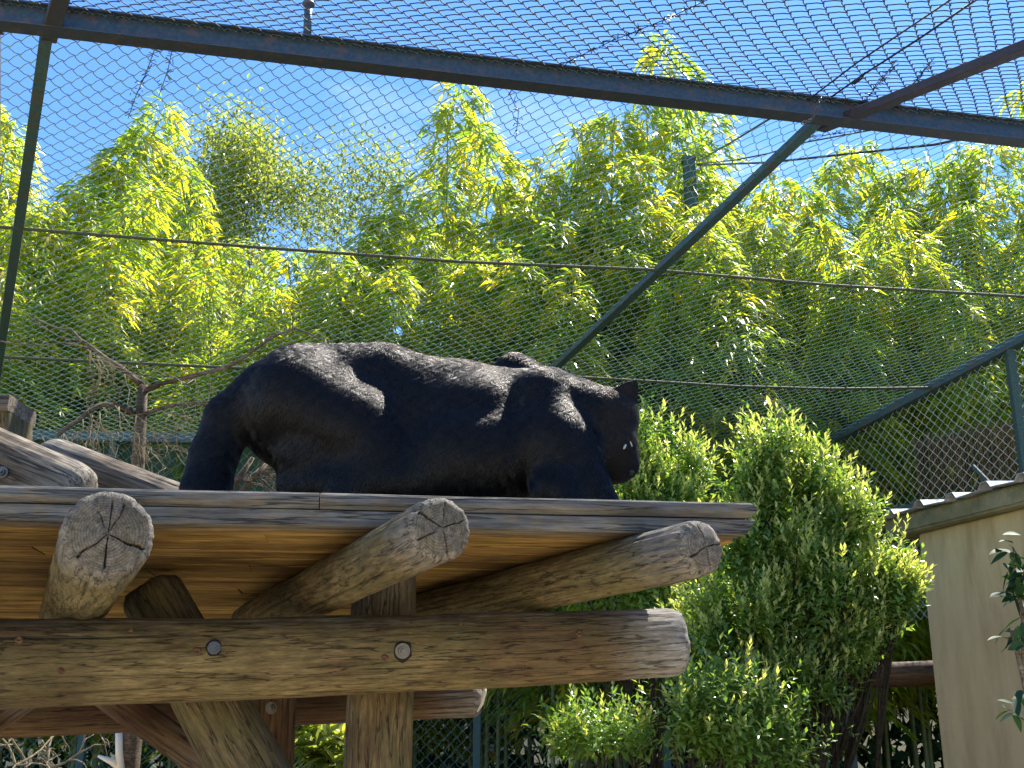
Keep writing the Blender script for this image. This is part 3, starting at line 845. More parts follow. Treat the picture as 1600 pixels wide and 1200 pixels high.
o = cable([NEAR(1300, 144) + nn_ * 0.03, NEAR(1345, 112) + nn_ * 0.03, NEAR(1440, 50) + nn_ * 0.03, NEAR(1530, -12) + nn_ * 0.03], 0.007, M_DARKCABLE, 'dark cable with turnbuckle above the ridge beam, the right one of the pair', 'guy_cable')
link('turnbuckle', tube_mesh('turnbuckle', [([NEAR(1333, 121) + nn_ * 0.04, NEAR(1341, 112) + nn_ * 0.05, NEAR(1352, 106) + nn_ * 0.03, NEAR(1346, 116) + nn_ * 0.03, NEAR(1335, 122) + nn_ * 0.04], 0.006)], segs=6, mat=M_DARKCABLE), None, o)
# stub on the ridge
stub = empty('ridge_stub', PY(481, 52, 6.25), 'small dark steel stub with round cap standing on the ridge beam', 'post stub')
s0 = PY(480, 55, 6.3); s1 = PY(482, 8, 6.3)
link('stem', tube_mesh('stem', [([s0, s0.lerp(s1, .5), s1], 0.026)], segs=12, mat=M_BEAM), None, stub)
link('cap', tube_mesh('cap', [([s1 - Vector((0, 0, 0.012)), s1 + Vector((0, 0, 0.005)), s1 + Vector((0, 0, 0.02)), s1 + Vector((0, 0, 0.03))], [0.03, 0.042, 0.036, 0.015])], segs=14, mat=M_BEAM), None, stub)

# eave rail, side rail, fence under them
EL = FAR(-120, 692); ER = FAR(1292, 692)
EL.z = ER.z = (EL.z + ER.z) / 2
bf = empty('back_fence', ((EL.x + ER.x) / 2, EL.y, 0), 'dark green back fence under the roof net with green top rail and cloth screen', 'fence')
bar('top_rail', EL, ER, 0.11, 0.11, M_STEEL, bf)
nfp = 6
for i in range(nfp):
    q = EL.lerp(ER, i / (nfp - 1)) + Vector((0, 0.02, -0.06))
    bar('fence_post', Vector((q.x, q.y, 0)), Vector((q.x, q.y, q.z)), 0.08, 0.08, M_BLUEPOST, bf, up=Vector((0, 1, 0)))
dF = (ER - EL).normalized(); LF = (ER - EL).length; Hf = EL.z - 0.1
A, B = net_segments(EL + Vector((0, 0, -0.06)), dF, Vector((0, 0, -1)), dF.cross(Vector((0, 0, -1))), 0, LF, 0, Hf, 0.125)
o = link('wire_mesh', seg_mesh('wire_mesh', A, B, 0.0025, M_NET), None, bf); o['kind'] = 'stuff'
# cloth screen, upper part, gently waved
ns = 60; V = []; 
for i in range(ns + 1):
    q = EL.lerp(ER, i / ns)
    for j in range(6):
        V.append((q.x, q.y + 0.09 + 0.02 * math.sin(i * 0.9 + j), q.z - 0.07 - j * 0.24 + 0.01 * math.sin(i * 1.7)))
Q = [(i * 6 + j, (i + 1) * 6 + j, (i + 1) * 6 + j + 1, i * 6 + j + 1) for i in range(ns) for j in range(5)]
link('cloth_screen', mesh_np('cloth_screen', np.array(V), np.array(Q), smooth=True, mat=M_SCREEN), None, bf)

# right side fence with sloping top rail
sf = empty('side_fence', ((SR0.x + SR1.x) / 2, (SR0.y + SR1.y) / 2, 0), 'chain link side fence at right with sloping green top rail, above the cream building', 'fence')
bar('top_rail', SR0 + dn * 0.02, SR1 + (SR1 - SR0) * 0.3 + dn * 0.02, 0.12, 0.10, M_STEEL, sf)
sd = Vector((SR1.x - SR0.x, SR1.y - SR0.y, 0)); Ls = sd.length; sd.normalize()
sn = Vector((-sd.y, sd.x, 0))
def SIDE(px, py): return PPL(px, py, SR0, sn)
slope = (SR1.z - SR0.z) / Ls
lowa = SIDE(1350, 806); lowb = SIDE(1440, 790)
lslope = (lowb.z - lowa.z) / Vector((lowb.x - lowa.x, lowb.y - lowa.y)).length
def keep_side(P):
    s = (P - np.array(SR0)) @ np.array(sd)
    return P[:, 2] < SR0.z + s * slope - 0.03
A, B = net_segments(Vector((SR0.x, SR0.y, 2.75)), sd, Vector((0, 0, 1)), sn, 0, Ls + 1.5, 0, SR1.z, 0.115, keep=keep_side, wavy=0.02)
o = link('wire_mesh', seg_mesh('wire_mesh', A, B, 0.0034, M_NETG), None, sf); o['kind'] = 'stuff'
bar('lower_rail', lowa - (lowb - lowa) * 0.6, lowb + (lowb - lowa) * 2.5, 0.07, 0.07, M_BLUEPOST, sf)
pt_ = SIDE(1577, 545); pt2 = SIDE(1603, 745)
bar('fence_post', Vector((pt_.x, pt_.y, 0.0)), Vector((pt_.x, pt_.y, pt_.z)), 0.085, 0.085, M_BLUEPOST, sf, up=Vector((0, 1, 0)))
bar('corner_post', Vector((SR0.x, SR0.y, 0)), Vector((SR0.x, SR0.y, SR0.z)), 0.09, 0.09, M_STEEL, sf, up=Vector((0, 1, 0)))
bar('stay', SIDE(1520, 728), SIDE(1556, 765), 0.035, 0.035, M_STEEL, sf)

# distant mast holding net cables
mp_ = PY(1076, 250, 8.6)
mb = PY(1086, 345, 8.6)
mast = empty('green_mast', (mp_.x, 8.6, 0), 'green steel mast with cables at its top, rising out of the bamboo', 'mast')
YM = 15.6
mp_ = PY(1076, 252, YM)
bar('shaft', Vector((mp_.x + 0.06, YM, 0)), Vector((mp_.x, YM, mp_.z)), 0.17, 0.17, M_BLUEPOST, mast, up=Vector((0, 1, 0)))
bar('cap', Vector((mp_.x, YM, mp_.z)), Vector((mp_.x, YM, mp_.z + 0.05)), 0.20, 0.20, M_STEEL, mast, up=Vector((0, 1, 0)))
cable([PY(1090, 252, YM), PY(1140, 224, 11.5), PY(1195, 190, 9.5), PY(1260, 152, 7.2)], 0.011, M_DARKCABLE, 'thin dark cable from the mast top up to the ridge beam', 'guy_cable')
cable([PY(1090, 258, YM), PY(1200, 254, 12.5), PY(1330, 240, 11.5), PY(1460, 226, 10.5), PY(1560, 205, 10.0), PY(1700, 165, 9.5)], 0.014, M_DARKCABLE, 'dark twisted cable from the mast top towards the right picture edge', 'guy_cable')
cable([PY(1090, 256, YM), PY(1150, 250, 12.7), PY(1200, 240, 12.2), PY(1260, 222, 11.6), PY(1400, 196, 10.8)], 0.009, M_DARKCABLE, 'thin sagging cable between the mast top and the net beside the rafter', 'guy_cable')

#==BUILDING==
# ------------------------------------------------------------------ cream building on the right
bld = empty('cream_building', (3.2, 6.8, 0), 'low cream rendered hut with a corrugated metal roof at the right edge', 'building')
mR, n, l, b = newmat('cream render')
t = n.new('ShaderNodeTexCoord')
g = N(n, 'ShaderNodeTexNoise', Scale=0.9, Detail=6, Roughness=0.55); l.new(t.outputs['Object'], g.inputs['Vector'])
r = ramp(n, [(0.35, (0.48, 0.36, 0.18)), (0.65, (0.68, 0.55, 0.31))]); l.new(g.outputs['Fac'], r.inputs[0])
mpn = N(n, 'ShaderNodeMapping'); mpn.inputs['Scale'].default_value = (1.5, 1.5, 0.25); l.new(t.outputs['Object'], mpn.inputs[0])
g2 = N(n, 'ShaderNodeTexNoise', Scale=3.2, Detail=8, Roughness=0.65); l.new(mpn.outputs[0], g2.inputs['Vector'])
r2 = ramp(n, [(0.36, (0.55, 0.47, 0.40)), (0.5, (0.88, 0.85, 0.80)), (0.62, (1.05, 1.03, 1))]); l.new(g2.outputs['Fac'], r2.inputs[0])
cc = mix(n, l, 0.8, r.outputs[0], r2.outputs[0], 'MULTIPLY')
sx = n.new('ShaderNodeSeparateXYZ'); l.new(t.outputs['Object'], sx.inputs[0])
mr = N(n, 'ShaderNodeMapRange'); mr.inputs['From Min'].default_value = -0.35; mr.inputs['From Max'].default_value = -0.95; l.new(sx.outputs['Z'], mr.inputs['Value'])
ad = n.new('ShaderNodeMath'); ad.operation = 'MULTIPLY_ADD'; ad.use_clamp = True; l.new(g.outputs['Fac'], ad.inputs[0]); ad.inputs[1].default_value = 1.2
l.new(mr.outputs[0], ad.inputs[2])
sb = n.new('ShaderNodeMath'); sb.operation = 'SUBTRACT'; sb.use_clamp = True; l.new(ad.outputs[0], sb.inputs[0]); sb.inputs[1].default_value = 0.55
cc = mix(n, l, sb.outputs[0], cc, (0.46, 0.33, 0.22))
l.new(cc, b.inputs['Base Color']); b.inputs['Roughness'].default_value = 0.9
g3 = N(n, 'ShaderNodeTexNoise', Scale=40, Detail=5); l.new(t.outputs['Object'], g3.inputs['Vector'])
bp = N(n, 'ShaderNodeBump', Strength=0.35, Distance=0.01); l.new(g3.outputs['Fac'], bp.inputs['Height']); l.new(bp.outputs[0], b.inputs['Normal'])
M_RENDER = mR
M_CONC = ground_mat('stained concrete lintel', (0.13, 0.12, 0.065), (0.27, 0.24, 0.14), 5.0)
BC = PY(1435, 834, 7.6); bd = Vector((0.34, -0.94, 0)).normalized(); bn = Vector((-bd.y, bd.x, 0))  # along facade to the viewer / to the right-back
if bn.x < 0: bn = -bn
ztop = BC.z
def slab(name, o0, Lx, Ly, z0, z1, mat, parent, bev=0.01):
    """block from o0 along bd (Lx) and bn (Ly)"""
    M = Matrix((bd, bn, bd.cross(bn))).transposed().to_4x4(); M.translation = Vector((o0.x, o0.y, z1))
    s = bd.cross(bn).z
    bm = bmesh.new(); bmesh.ops.create_cube(bm, size=1)
    for v in bm.verts: v.co = Vector(((v.co.x + .5) * Lx, (v.co.y + .5) * Ly, (v.co.z - .5 if s > 0 else v.co.z + .5) * (z1 - z0)))
    bmesh.ops.bevel(bm, geom=bm.edges[:], offset=bev, segments=2, affect='EDGES')
    me = bpy.data.meshes.new(name); bm.to_mesh(me); bm.free()
    return link(name, me, mat, parent, mw=M)
slab('wall', BC, 6.5, 3.0, 0.0, ztop, M_RENDER, bld)
slab('lintel', BC - bd * 0.22 - bn * 0.10, 7.0, 3.3, ztop + 0.003, ztop + 0.125, M_CONC, bld, 0.015)
# corrugated roof: trapezoid ribs running across (along bn), edges seen end on above the lintel
Vr, Fr = [], []
pitch = 0.30; x = -0.28; k = 0
zz0 = ztop + 0.135
prof = []
while x < 6.9:
    prof += [(x, 0), (x + 0.155, 0), (x + 0.185, 0.040), (x + 0.235, 0.040), (x + 0.265, 0)]
    x += pitch
for w, dz in ((-0.17, -0.012), (3.3, 0.25)):
    for (xx, z) in prof:
        q = BC + bd * xx + bn * w; Vr.append((q.x, q.y, zz0 + z + dz + 0.006 * math.sin(xx * 9)))
npf = len(prof)
Fr = [(i, i + 1, npf + i + 1, npf + i) for i in range(npf - 1)]
Vr2 = [(a_, b2_, c_ + 0.004) for (a_, b2_, c_) in Vr]
Fr2 = [tuple(2 * npf + i for i in f[::-1]) for f in Fr]
Fe = [(i + 1, i, 2 * npf + i, 2 * npf + i + 1) for i in range(npf - 1)]
me = bpy.data.meshes.new('metal_roof'); me.from_pydata(Vr + Vr2, [], Fr + Fr2 + Fe)
link('metal_roof', me, M_GALV, bld)

#==PANTHER==
# ------------------------------------------------------------------ the panther
YP = 3.80
def pw(px, py, dY=0.0): return PY(px, py, YP + dY)
SC_ = (YP * cP + 1.0 * sP) / F              # metres per pixel at the animal
caps = []                                     # (p0, r0, p1, r1) rounded cones ; ellipsoids
def cap(a, ra, b, rb, k=0.03): caps.append(('c', pw(*a), ra * SC_, pw(*b), rb * SC_, k))
def ell(c, rx, ry, rz, rot=0.0, k=0.035): caps.append(('e', pw(*c), (rx * SC_, ry, rz * SC_), R(rot), k))
# torso
ell((470, 640, 0.02), 98, 0.155, 100, 0, 0.03)
ell((545, 640, 0.02), 110, 0.15, 101, -4, 0.05)
cap((470, 594, 0.03), 54, (600, 591, 0.04), 51, 0.05)
cap((600, 591, 0.04), 51, (720, 616, 0.04), 50, 0.05)
cap((720, 616, 0.04), 50, (840, 628, 0.03), 50, 0.05)
ell((640, 665, 0.02), 120, 0.155, 102, 8)
ell((735, 690, 0.02), 115, 0.150, 98, 8)
ell((728, 712, -0.045), 100, 0.185, 74, 4, 0.05)
ell((790, 700, -0.05), 60, 0.15, 62, 0, 0.05)
ell((738, 648, -0.012), 85, 0.150, 62, 10, 0.05)
ell((830, 690, 0.03), 88, 0.15, 100, 0)
ell((640, 748, -0.02), 205, 0.17, 66, 3, 0.05)
# haunch and hind legs
cap((466, 624, -0.045), 76, (556, 668, -0.085), 60, 0.06)
cap((560, 666, -0.088), 54, (590, 696, -0.105), 40, 0.05)
cap((592, 702, -0.105), 38, (540, 790, -0.12), 28, 0.04)
cap((540, 790, -0.13), 24, (545, 822, -0.14), 18, 0.02)
ell((490, 712, -0.02), 62, 0.13, 44, 0, 0.04)
cap((470, 640, 0.10), 70, (560, 700, 0.14), 50, 0.02)
cap((560, 700, 0.14), 40, (500, 790, 0.12), 26, 0.02)
cap((500, 790, 0.12), 24, (510, 822, 0.12), 20, 0.02)
# tail from the rump down onto the deck and trailing over it
cap((412, 612, 0.0), 44, (360, 655, 0.01), 40, 0.035)
cap((360, 655, 0.01), 40, (335, 710, 0.0), 36, 0.02)
cap((335, 710, 0.0), 36, (322, 765, -0.02), 38, 0.02)
cap((322, 765, -0.02), 36, (330, 806, -0.06), 28, 0.02)
cap((330, 806, -0.06), 24, (375, 826, -0.12), 18, 0.02)
cap((375, 826, -0.12), 18, (450, 828, -0.18), 15, 0.02)
# shoulders
cap((850, 618, -0.065), 42, (866, 690, -0.10), 56, 0.05)
cap((866, 690, -0.105), 52, (870, 760, -0.12), 42, 0.045)
cap((868, 760, -0.16), 36, (905, 830, -0.15), 24, 0.02)
cap((804, 584, 0.075), 35, (838, 606, 0.06), 38, 0.010)
# far fore leg, planted, lit on its front edge
cap((893, 640, -0.02), 42, (905, 705, -0.06), 36, 0.02)
cap((898, 700, -0.10), 38, (920, 758, -0.12), 31, 0.03)
cap((920, 758, -0.12), 31, (948, 805, -0.12), 28, 0.02)
cap((945, 812, -0.09), 26, (965, 822, -0.12), 20, 0.015)
# neck
cap((862, 628, -0.02), 52, (925, 650, -0.02), 50, 0.03)
# head (looks down and to the right)
ell((955, 662, -0.03), 41, 0.10, 58, -6, 0.018)
ell((962, 700, -0.04), 35, 0.088, 44, -4, 0.018)
ell((978, 652, -0.02), 20, 0.075, 38, -4, 0.014)     # brow
ell((968, 722, -0.045), 31, 0.062, 32, 0, 0.014)   # muzzle
ell((986, 728, -0.04), 13, 0.036, 13, 0, 0.010)     # nose pad end
ell((960, 741, -0.04), 22, 0.046, 15, 10, 0.014)    # chin
ell((940, 700, -0.075), 20, 0.05, 32, 0, 0.014)    # cheek
lo = Vector((pw(270, 0).x - 0.15, YP - 0.40, EYE + 0.60)); hi = Vector((pw(1010, 0).x + 0.12, YP + 0.36, pw(500, 520).z + 0.06))
res = 0.0085
nx, ny, nz_ = [int((hi[i] - lo[i]) / res) + 1 for i in range(3)]
gx = np.linspace(lo.x, lo.x + res * (nx - 1), nx); gy = np.linspace(lo.y, lo.y + res * (ny - 1), ny); gz = np.linspace(lo.z, lo.z + res * (nz_ - 1), nz_)
X, Y, Z = np.meshgrid(gx, gy, gz, indexing='ij')
D = np.full(X.shape, 1.0)
def smin(a, b, k):
    h = np.clip(0.5 + 0.5 * (b - a) / k, 0, 1)
    return b * (1 - h) + a * h - k * h * (1 - h)
for c_ in caps:
    if c_[0] == 'c':
        _, p0, r0, p1, r1, k = c_
        bx, by, bz = p1 - p0; L2 = bx * bx + by * by + bz * bz + 1e-9
        h = np.clip(((X - p0.x) * bx + (Y - p0.y) * by + (Z - p0.z) * bz) / L2, 0, 1)
        d = np.sqrt((X - p0.x - bx * h) ** 2 + (Y - p0.y - by * h) ** 2 + (Z - p0.z - bz * h) ** 2) - (r0 + (r1 - r0) * h)
    else:
        _, p0, (ra, rb, rc), rot, k = c_
        dx = X - p0.x; dz = Z - p0.z; cr, sr = math.cos(-rot), math.sin(-rot)
        # rot in image sense (clockwise positive)
        x2 = dx * cr - dz * sr * -1 * -1; z2 = dx * sr + dz * cr
        x2 = dx * cr - dz * sr
        q = np.sqrt((x2 / ra) ** 2 + ((Y - p0.y) / rb) ** 2 + (z2 / rc) ** 2)
        q2 = np.sqrt((x2 / ra ** 2) ** 2 + ((Y - p0.y) / rb ** 2) ** 2 + (z2 / rc ** 2) ** 2)
        d = q * (q - 1.0) / np.maximum(q2, 1e-6)
    D = smin(D, d, k)
# muscle relief: a crease between haunch and flank, between shoulder and ribs
def surface_nets(D, org, res):
    inside = D < 0
    nx, ny, nz = D.shape
    acc = np.zeros((nx - 1, ny - 1, nz - 1, 3)); cnt = np.zeros((nx - 1, ny - 1, nz - 1))
    corners = [(i, j, k) for i in (0, 1) for j in (0, 1) for k in (0, 1)]
    for a in corners:
        for ax in range(3):
            if a[ax]: continue
            b = list(a); b[ax] = 1
            va = D[a[0]:nx - 1 + a[0], a[1]:ny - 1 + a[1], a[2]:nz - 1 + a[2]]
            vb = D[b[0]:nx - 1 + b[0], b[1]:ny - 1 + b[1], b[2]:nz - 1 + b[2]]
            cr = (va < 0) != (vb < 0)
            t = np.where(cr, va / np.where(cr, va - vb, 1), 0)
            for c in range(3):
                acc[..., c] += np.where(cr, a[c] + (t if c == ax else 0), 0)
            cnt += cr
    act = cnt > 0
    ids = -np.ones(act.shape, dtype=np.int64); ids[act] = np.arange(act.sum())
    base = np.stack(np.nonzero(act), -1)
    V = (base + acc[act] / cnt[act][:, None]) * res + np.array(org)
    Qs = []
    for ax in range(3):
        o1, o2 = [(1, 2), (2, 0), (0, 1)][ax]
        s0 = [slice(1, -1)] * 3; s1 = [slice(1, -1)] * 3
        s0[ax] = slice(0, -1); s1[ax] = slice(1, None)
        A = inside[tuple(s0)]; B = inside[tuple(s1)]
        cr = A != B
        pos = np.stack(np.nonzero(cr), -1)
        off = np.ones(3, dtype=int); off[ax] = 0
        pos = pos + off
        u = np.zeros(3, dtype=int); u[o1] = 1; w = np.zeros(3, dtype=int); w[o2] = 1
        g = lambda p: ids[p[:, 0], p[:, 1], p[:, 2]]
        q = np.stack([g(pos - u - w), g(pos - w), g(pos), g(pos - u)], -1)
        fl = A[cr]
        q[~fl] = q[~fl][:, ::-1]
        Qs.append(q)
    Q = np.concatenate(Qs); Q = Q[(Q >= 0).all(1)]
    return V, Q
V, Q = surface_nets(D, lo, res)
# relax the surface
def relax(V, Q, it, lam=0.5):
    n = len(V)
    Eg = np.concatenate([Q[:, [0, 1]], Q[:, [1, 2]], Q[:, [2, 3]], Q[:, [3, 0]]]); Eg = np.concatenate([Eg, Eg[:, ::-1]])
    deg = np.bincount(Eg[:, 0], minlength=n)[:, None].astype(float)
    for _ in range(it):
        S = np.stack([np.bincount(Eg[:, 0], weights=V[Eg[:, 1], c], minlength=n) for c in range(3)], -1)
        V = V + lam * (S / np.maximum(deg, 1) - V)
    return V
V = relax(V, Q, 4)
# keep the paws and tail on the deck: flatten below the deck top
ZD = EYE + 0.67 + 0.006
V[:, 2] = np.maximum(V[:, 2], ZD)
mF, n, l, b = newmat('black skin')
b.inputs['Base Color'].default_value = (0.006, 0.0055, 0.006, 1); b.inputs['Roughness'].default_value = 0.75
b.inputs['Specular IOR Level'].default_value = 0.15
pan = link('black_panther', mesh_np('black_panther', V, Q, smooth=True, mat=mF))
tag(pan, 'glossy black panther prowling to the right on the plank deck, head lowered', 'panther')
pan.data.update()
# ear: a cupped triangular shell
def ear(base_l, base_r, tip, dY, mat):
    bl, br, tp = pw(*base_l, dY), pw(*base_r, dY + 0.03), pw(*tip, dY + 0.01)
    Vv, Ff = [], []; n1, n2 = 7, 9
    nrm = (br - bl).cross(tp - bl).normalized()
    if nrm.y > 0: nrm = -nrm
    for side in (0, 1):
        for i in range(n1):
            t = i / (n1 - 1)
            for j in range(n2):
                s = j / (n2 - 1)
                w = (1 - t) ** 0.75
                c0 = bl.lerp(br, 0.5 + (s - 0.5) * w) * 1.0
                p_ = c0 + (tp - bl.lerp(br, 0.5)) * t
                cup = -math.sin(s * math.pi) * 0.018 * w
                q = p_ - nrm * cup - nrm * (0.005 * side * w)
                Vv.append(tuple(q))
    m_ = n1 * n2
    for i in range(n1 - 1):
        for j in range(n2 - 1):
            a_ = i * n2 + j
            Ff.append((a_, a_ + 1, a_ + n2 + 1, a_ + n2)); Ff.append((m_ + a_ + n2, m_ + a_ + n2 + 1, m_ + a_ + 1, m_ + a_))
    for j in range(n2 - 1): Ff.append((j + 1, j, m_ + j, m_ + j + 1))
    for i in range(n1 - 1):
        a_ = i * n2; Ff.append((a_, a_ + n2, m_ + a_ + n2, m_ + a_)); a_ = i * n2 + n2 - 1; Ff.append((a_ + n2, a_, m_ + a_, m_ + a_ + n2))
    me = bpy.data.meshes.new('ear'); me.from_pydata(Vv, [], Ff); me.polygons.foreach_set('use_smooth', [True] * len(Ff))
    return link('ear', me, mat, pan)
ear((930, 622), (992, 648), (995, 593), -0.085, mF)
ear((950, 628), (985, 642), (987, 604), 0.05, mF)
# eyes and nose
mE, n, l, b = newmat('pale eye'); b.inputs['Base Color'].default_value = (0.34, 0.38, 0.32, 1); b.inputs['Roughness'].default_value = 0.12
mEd, n, l, b = newmat('wet nose'); b.inputs['Base Color'].default_value = (0.008, 0.008, 0.008, 1); b.inputs['Roughness'].default_value = 0.6
def ellips(name, p_, rad, mat, parent, rot=(0, 0, 0)):
    bm = bmesh.new(); bmesh.ops.create_uvsphere(bm, u_segments=16, v_segments=10, radius=1)
    me = bpy.data.meshes.new(name); bm.to_mesh(me); bm.free(); me.polygons.foreach_set('use_smooth', [True] * len(me.polygons))
    from mathutils import Euler
    M = Matrix.Translation(p_) @ Euler(rot).to_matrix().to_4x4() @ Matrix.Diagonal((*rad, 1))
    return link(name, me, mat, parent, mw=M)
from mathutils.bvhtree import BVHTree
bvh = BVHTree.FromPolygons([Vector(v) for v in V], [tuple(q) for q in Q])
def hit(px, py):
    h = bvh.ray_cast(Vector((0, 0, EYE)), ray(px, py).normalized())
    return h
for (ex, ey, rx, rz, ro) in ((976, 698, 0.0042, 0.0100, 0.45), (985.5, 694, 0.0024, 0.0105, -0.35)):
    h = hit(ex, ey)
    if h[0] is not None: ellips('eye', h[0] + h[1] * 0.002, (rx, 0.004, rz), mE, pan, (0, ro, 0))
h = hit(986, 738)
if h[0] is not None: ellips('nose', h[0], (0.012, 0.014, 0.010), mEd, pan)
# fur
def fur(n_str):
    global V, Q
    for ch in pan.children:
        if ch.name.startswith('ear'):
            ev_ = np.array([tuple(v.co) for v in ch.data.vertices]); q_ = np.array([tuple(p.vertices) for p in ch.data.polygons])
            Q = np.concatenate([Q, q_ + len(V)]); V = np.concatenate([V, ev_])
    tri = np.concatenate([Q[:, [0, 1, 2]], Q[:, [0, 2, 3]]])
    a_, b2_, c_ = V[tri[:, 0]], V[tri[:, 1]], V[tri[:, 2]]
    fn = np.cross(b2_ - a_, c_ - a_); ar = np.linalg.norm(fn, axis=1); fn = fn / np.maximum(ar[:, None], 1e-12)
    cen_ = (a_ + b2_ + c_) / 3
    view = np.array([0, 0, EYE]) - cen_; view /= np.linalg.norm(view, axis=1)[:, None]
    wgt = ar * np.where((fn * view).sum(1) > -0.25, 1.0, 0.15) * (cen_[:, 2] > ZD + 0.01)
    rg = np.random.default_rng(5)
    idx = rg.choice(len(tri), n_str, p=wgt / wgt.sum())
    r1, r2 = rg.random(n_str), rg.random(n_str); s = np.sqrt(r1)
    P = a_[idx] * (1 - s)[:, None] + b2_[idx] * (s * (1 - r2))[:, None] + c_[idx] * (s * r2)[:, None]
    # vertex normals
    vn = np.zeros_like(V)
    for k_ in range(3): np.add.at(vn, tri[:, k_], fn * ar[:, None])
    vn /= np.maximum(np.linalg.norm(vn, axis=1)[:, None], 1e-9)
    Nn = (vn[tri[idx, 0]] + vn[tri[idx, 1]] + vn[tri[idx, 2]]); Nn /= np.linalg.norm(Nn, axis=1)[:, None]
    headx = pw(930, 650).x
    # flow: backwards and down; on the head from the nose up and back
    fl = np.tile(np.array([[-0.42, 0.0, -0.8]]), (n_str, 1))
    hd = np.clip((P[:, 0] - headx) / 0.08, 0, 1)[:, None]
    fl = fl * (1 - hd) + np.array([[-0.55, 0, 0.8]]) * hd
    legm = (P[:, 2] < ZD + 0.16)[:, None]
    fl = np.where(legm, fl + np.array([[0.1, 0, -0.8]]), fl)
    # clump noise
    cl = np.stack([np.sin(P[:, 0] * 70 + 3 * np.sin(P[:, 2] * 55)), np.sin(P[:, 1] * 65 + 2), np.sin(P[:, 2] * 80 + 3 * np.sin(P[:, 0] * 45 + 1))], -1)
    cl2 = np.stack([np.sin(P[:, 0] * 190 + 4 * np.sin(P[:, 2] * 130 + 2)), np.sin(P[:, 0] * 160 + P[:, 2] * 90), np.sin(P[:, 2] * 210 + 4 * np.sin(P[:, 0] * 120))], -1)
    fl = fl + 0.14 * cl + 0.20 * cl2 + rg.normal(0, 0.09, (n_str, 3))
    fl -= Nn * (fl * Nn).sum(1)[:, None]; fl /= np.maximum(np.linalg.norm(fl, axis=1)[:, None], 1e-9)
    Lh = (0.010 + 0.006 * rg.random(n_str)) * (1 - 0.5 * hd[:, 0])
    lift = 0.27 + 0.10 * rg.random(n_str) + 0.08 * np.sin(P[:, 0] * 95 + 3 * np.sin(P[:, 2] * 75 + P[:, 1] * 40))
    npt = 4
    pts = np.zeros((n_str, npt, 3))
    for i in range(npt):
        t_ = i / (npt - 1)
        pts[:, i] = P - Nn * 0.001 + fl * (Lh * t_)[:, None] + Nn * (Lh * lift * (t_ - 0.45 * t_ * t_))[:, None]
    cu = bpy.data.hair_curves.new('fur')
    cu.add_curves([npt] * n_str)
    cu.attributes['position'].data.foreach_set('vector', pts.astype(np.float32).ravel())
    ra = cu.attributes.new('radius', 'FLOAT', 'POINT') if 'radius' not in cu.attributes else cu.attributes['radius']
    rr = np.tile(np.array([0.00040, 0.00036, 0.00026, 0.00008], dtype=np.float32), n_str)
    ra.data.foreach_set('value', rr)
    mH = bpy.data.materials.new('black fur'); mH.use_nodes = True
    nn = mH.node_tree.nodes; ll = mH.node_tree.links
    nn.remove(nn['Principled BSDF'])
    hb = nn.new('ShaderNodeBsdfHairPrincipled')
    hb.parametrization = 'COLOR'
    hb.inputs['Color'].default_value = (0.0018, 0.0012, 0.0010, 1)
    hb.inputs['Roughness'].default_value = 0.24
    hb.inputs['IOR'].default_value = 1.48
    hb.inputs['Random Roughness'].default_value = 0.6
    hb.inputs['Radial Roughness'].default_value = 0.5
    ll.new(hb.outputs[0], nn['Material Output'].inputs[0])
    cu.materials.append(mH)
    o = bpy.data.objects.new('fur', cu); C.objects.link(o); o.parent = pan
    return o
fur(190000)

#==PLANTS==
# ------------------------------------------------------------------ leaves
def leaves(P, Dr, Nr, L, Wd, droop):
    """arrays of leaf base, direction, up normal, length, width -> folded four triangle leaves"""
    n = len(P)
    Dr = Dr / np.maximum(np.linalg.norm(Dr, axis=1)[:, None], 1e-9)
    S = np.cross(Dr, Nr); S /= np.maximum(np.linalg.norm(S, axis=1)[:, None], 1e-9)
    Up = np.cross(S, Dr)
    L = L[:, None]; Wd = Wd[:, None]; dr = droop[:, None]
    m = P + Dr * L * 0.45 + Up * L * 0.03
    a = P + Dr * L * 0.42 + S * Wd * 0.5 + Up * Wd * 0.22
    b = P + Dr * L * 0.42 - S * Wd * 0.5 + Up * Wd * 0.22
    t = P + Dr * L * (1 - 0.1 * dr) + np.array([[0, 0, -1.0]]) * L * dr * 0.45
    V = np.stack([P, a, m, b, t], 1).reshape(-1, 3)
    bs = (np.arange(n) * 5)[:, None]
    T = np.concatenate([bs + np.array([[0, 2, 1]]), bs + np.array([[0, 3, 2]]), bs + np.array([[1, 2, 4]]), bs + np.array([[2, 3, 4]])])
    return V, T
def leaves_fine(P, Dr, Nr, L, Wd, droop):
    n = len(P)
    Dr = Dr / np.maximum(np.linalg.norm(Dr, axis=1)[:, None], 1e-9)
    S = np.cross(Dr, Nr); S /= np.maximum(np.linalg.norm(S, axis=1)[:, None], 1e-9)
    Up = np.cross(S, Dr); L = L[:, None]; Wd = Wd[:, None]; dr = droop[:, None]
    rows = []
    for t, w in ((0.0, 0.06), (0.14, 0.55), (0.32, 0.95), (0.52, 1.0), (0.72, 0.72), (0.88, 0.35), (1.0, 0.02)):
        c = P + Dr * L * t + np.array([[0, 0, -1.0]]) * L * dr * 0.6 * t * t
        rows += [c + S * Wd * 0.5 * w + Up * Wd * 0.14 * w, c, c - S * Wd * 0.5 * w + Up * Wd * 0.14 * w]
    V = np.stack(rows, 1).reshape(-1, 3); bs = (np.arange(n) * 21)[:, None]; q = []
    for i in range(6):
        for j in (0, 1):
            a = i * 3 + j; q.append(bs + np.array([[a, a + 1, a + 4, a + 3]]))
    return V, np.concatenate(q)
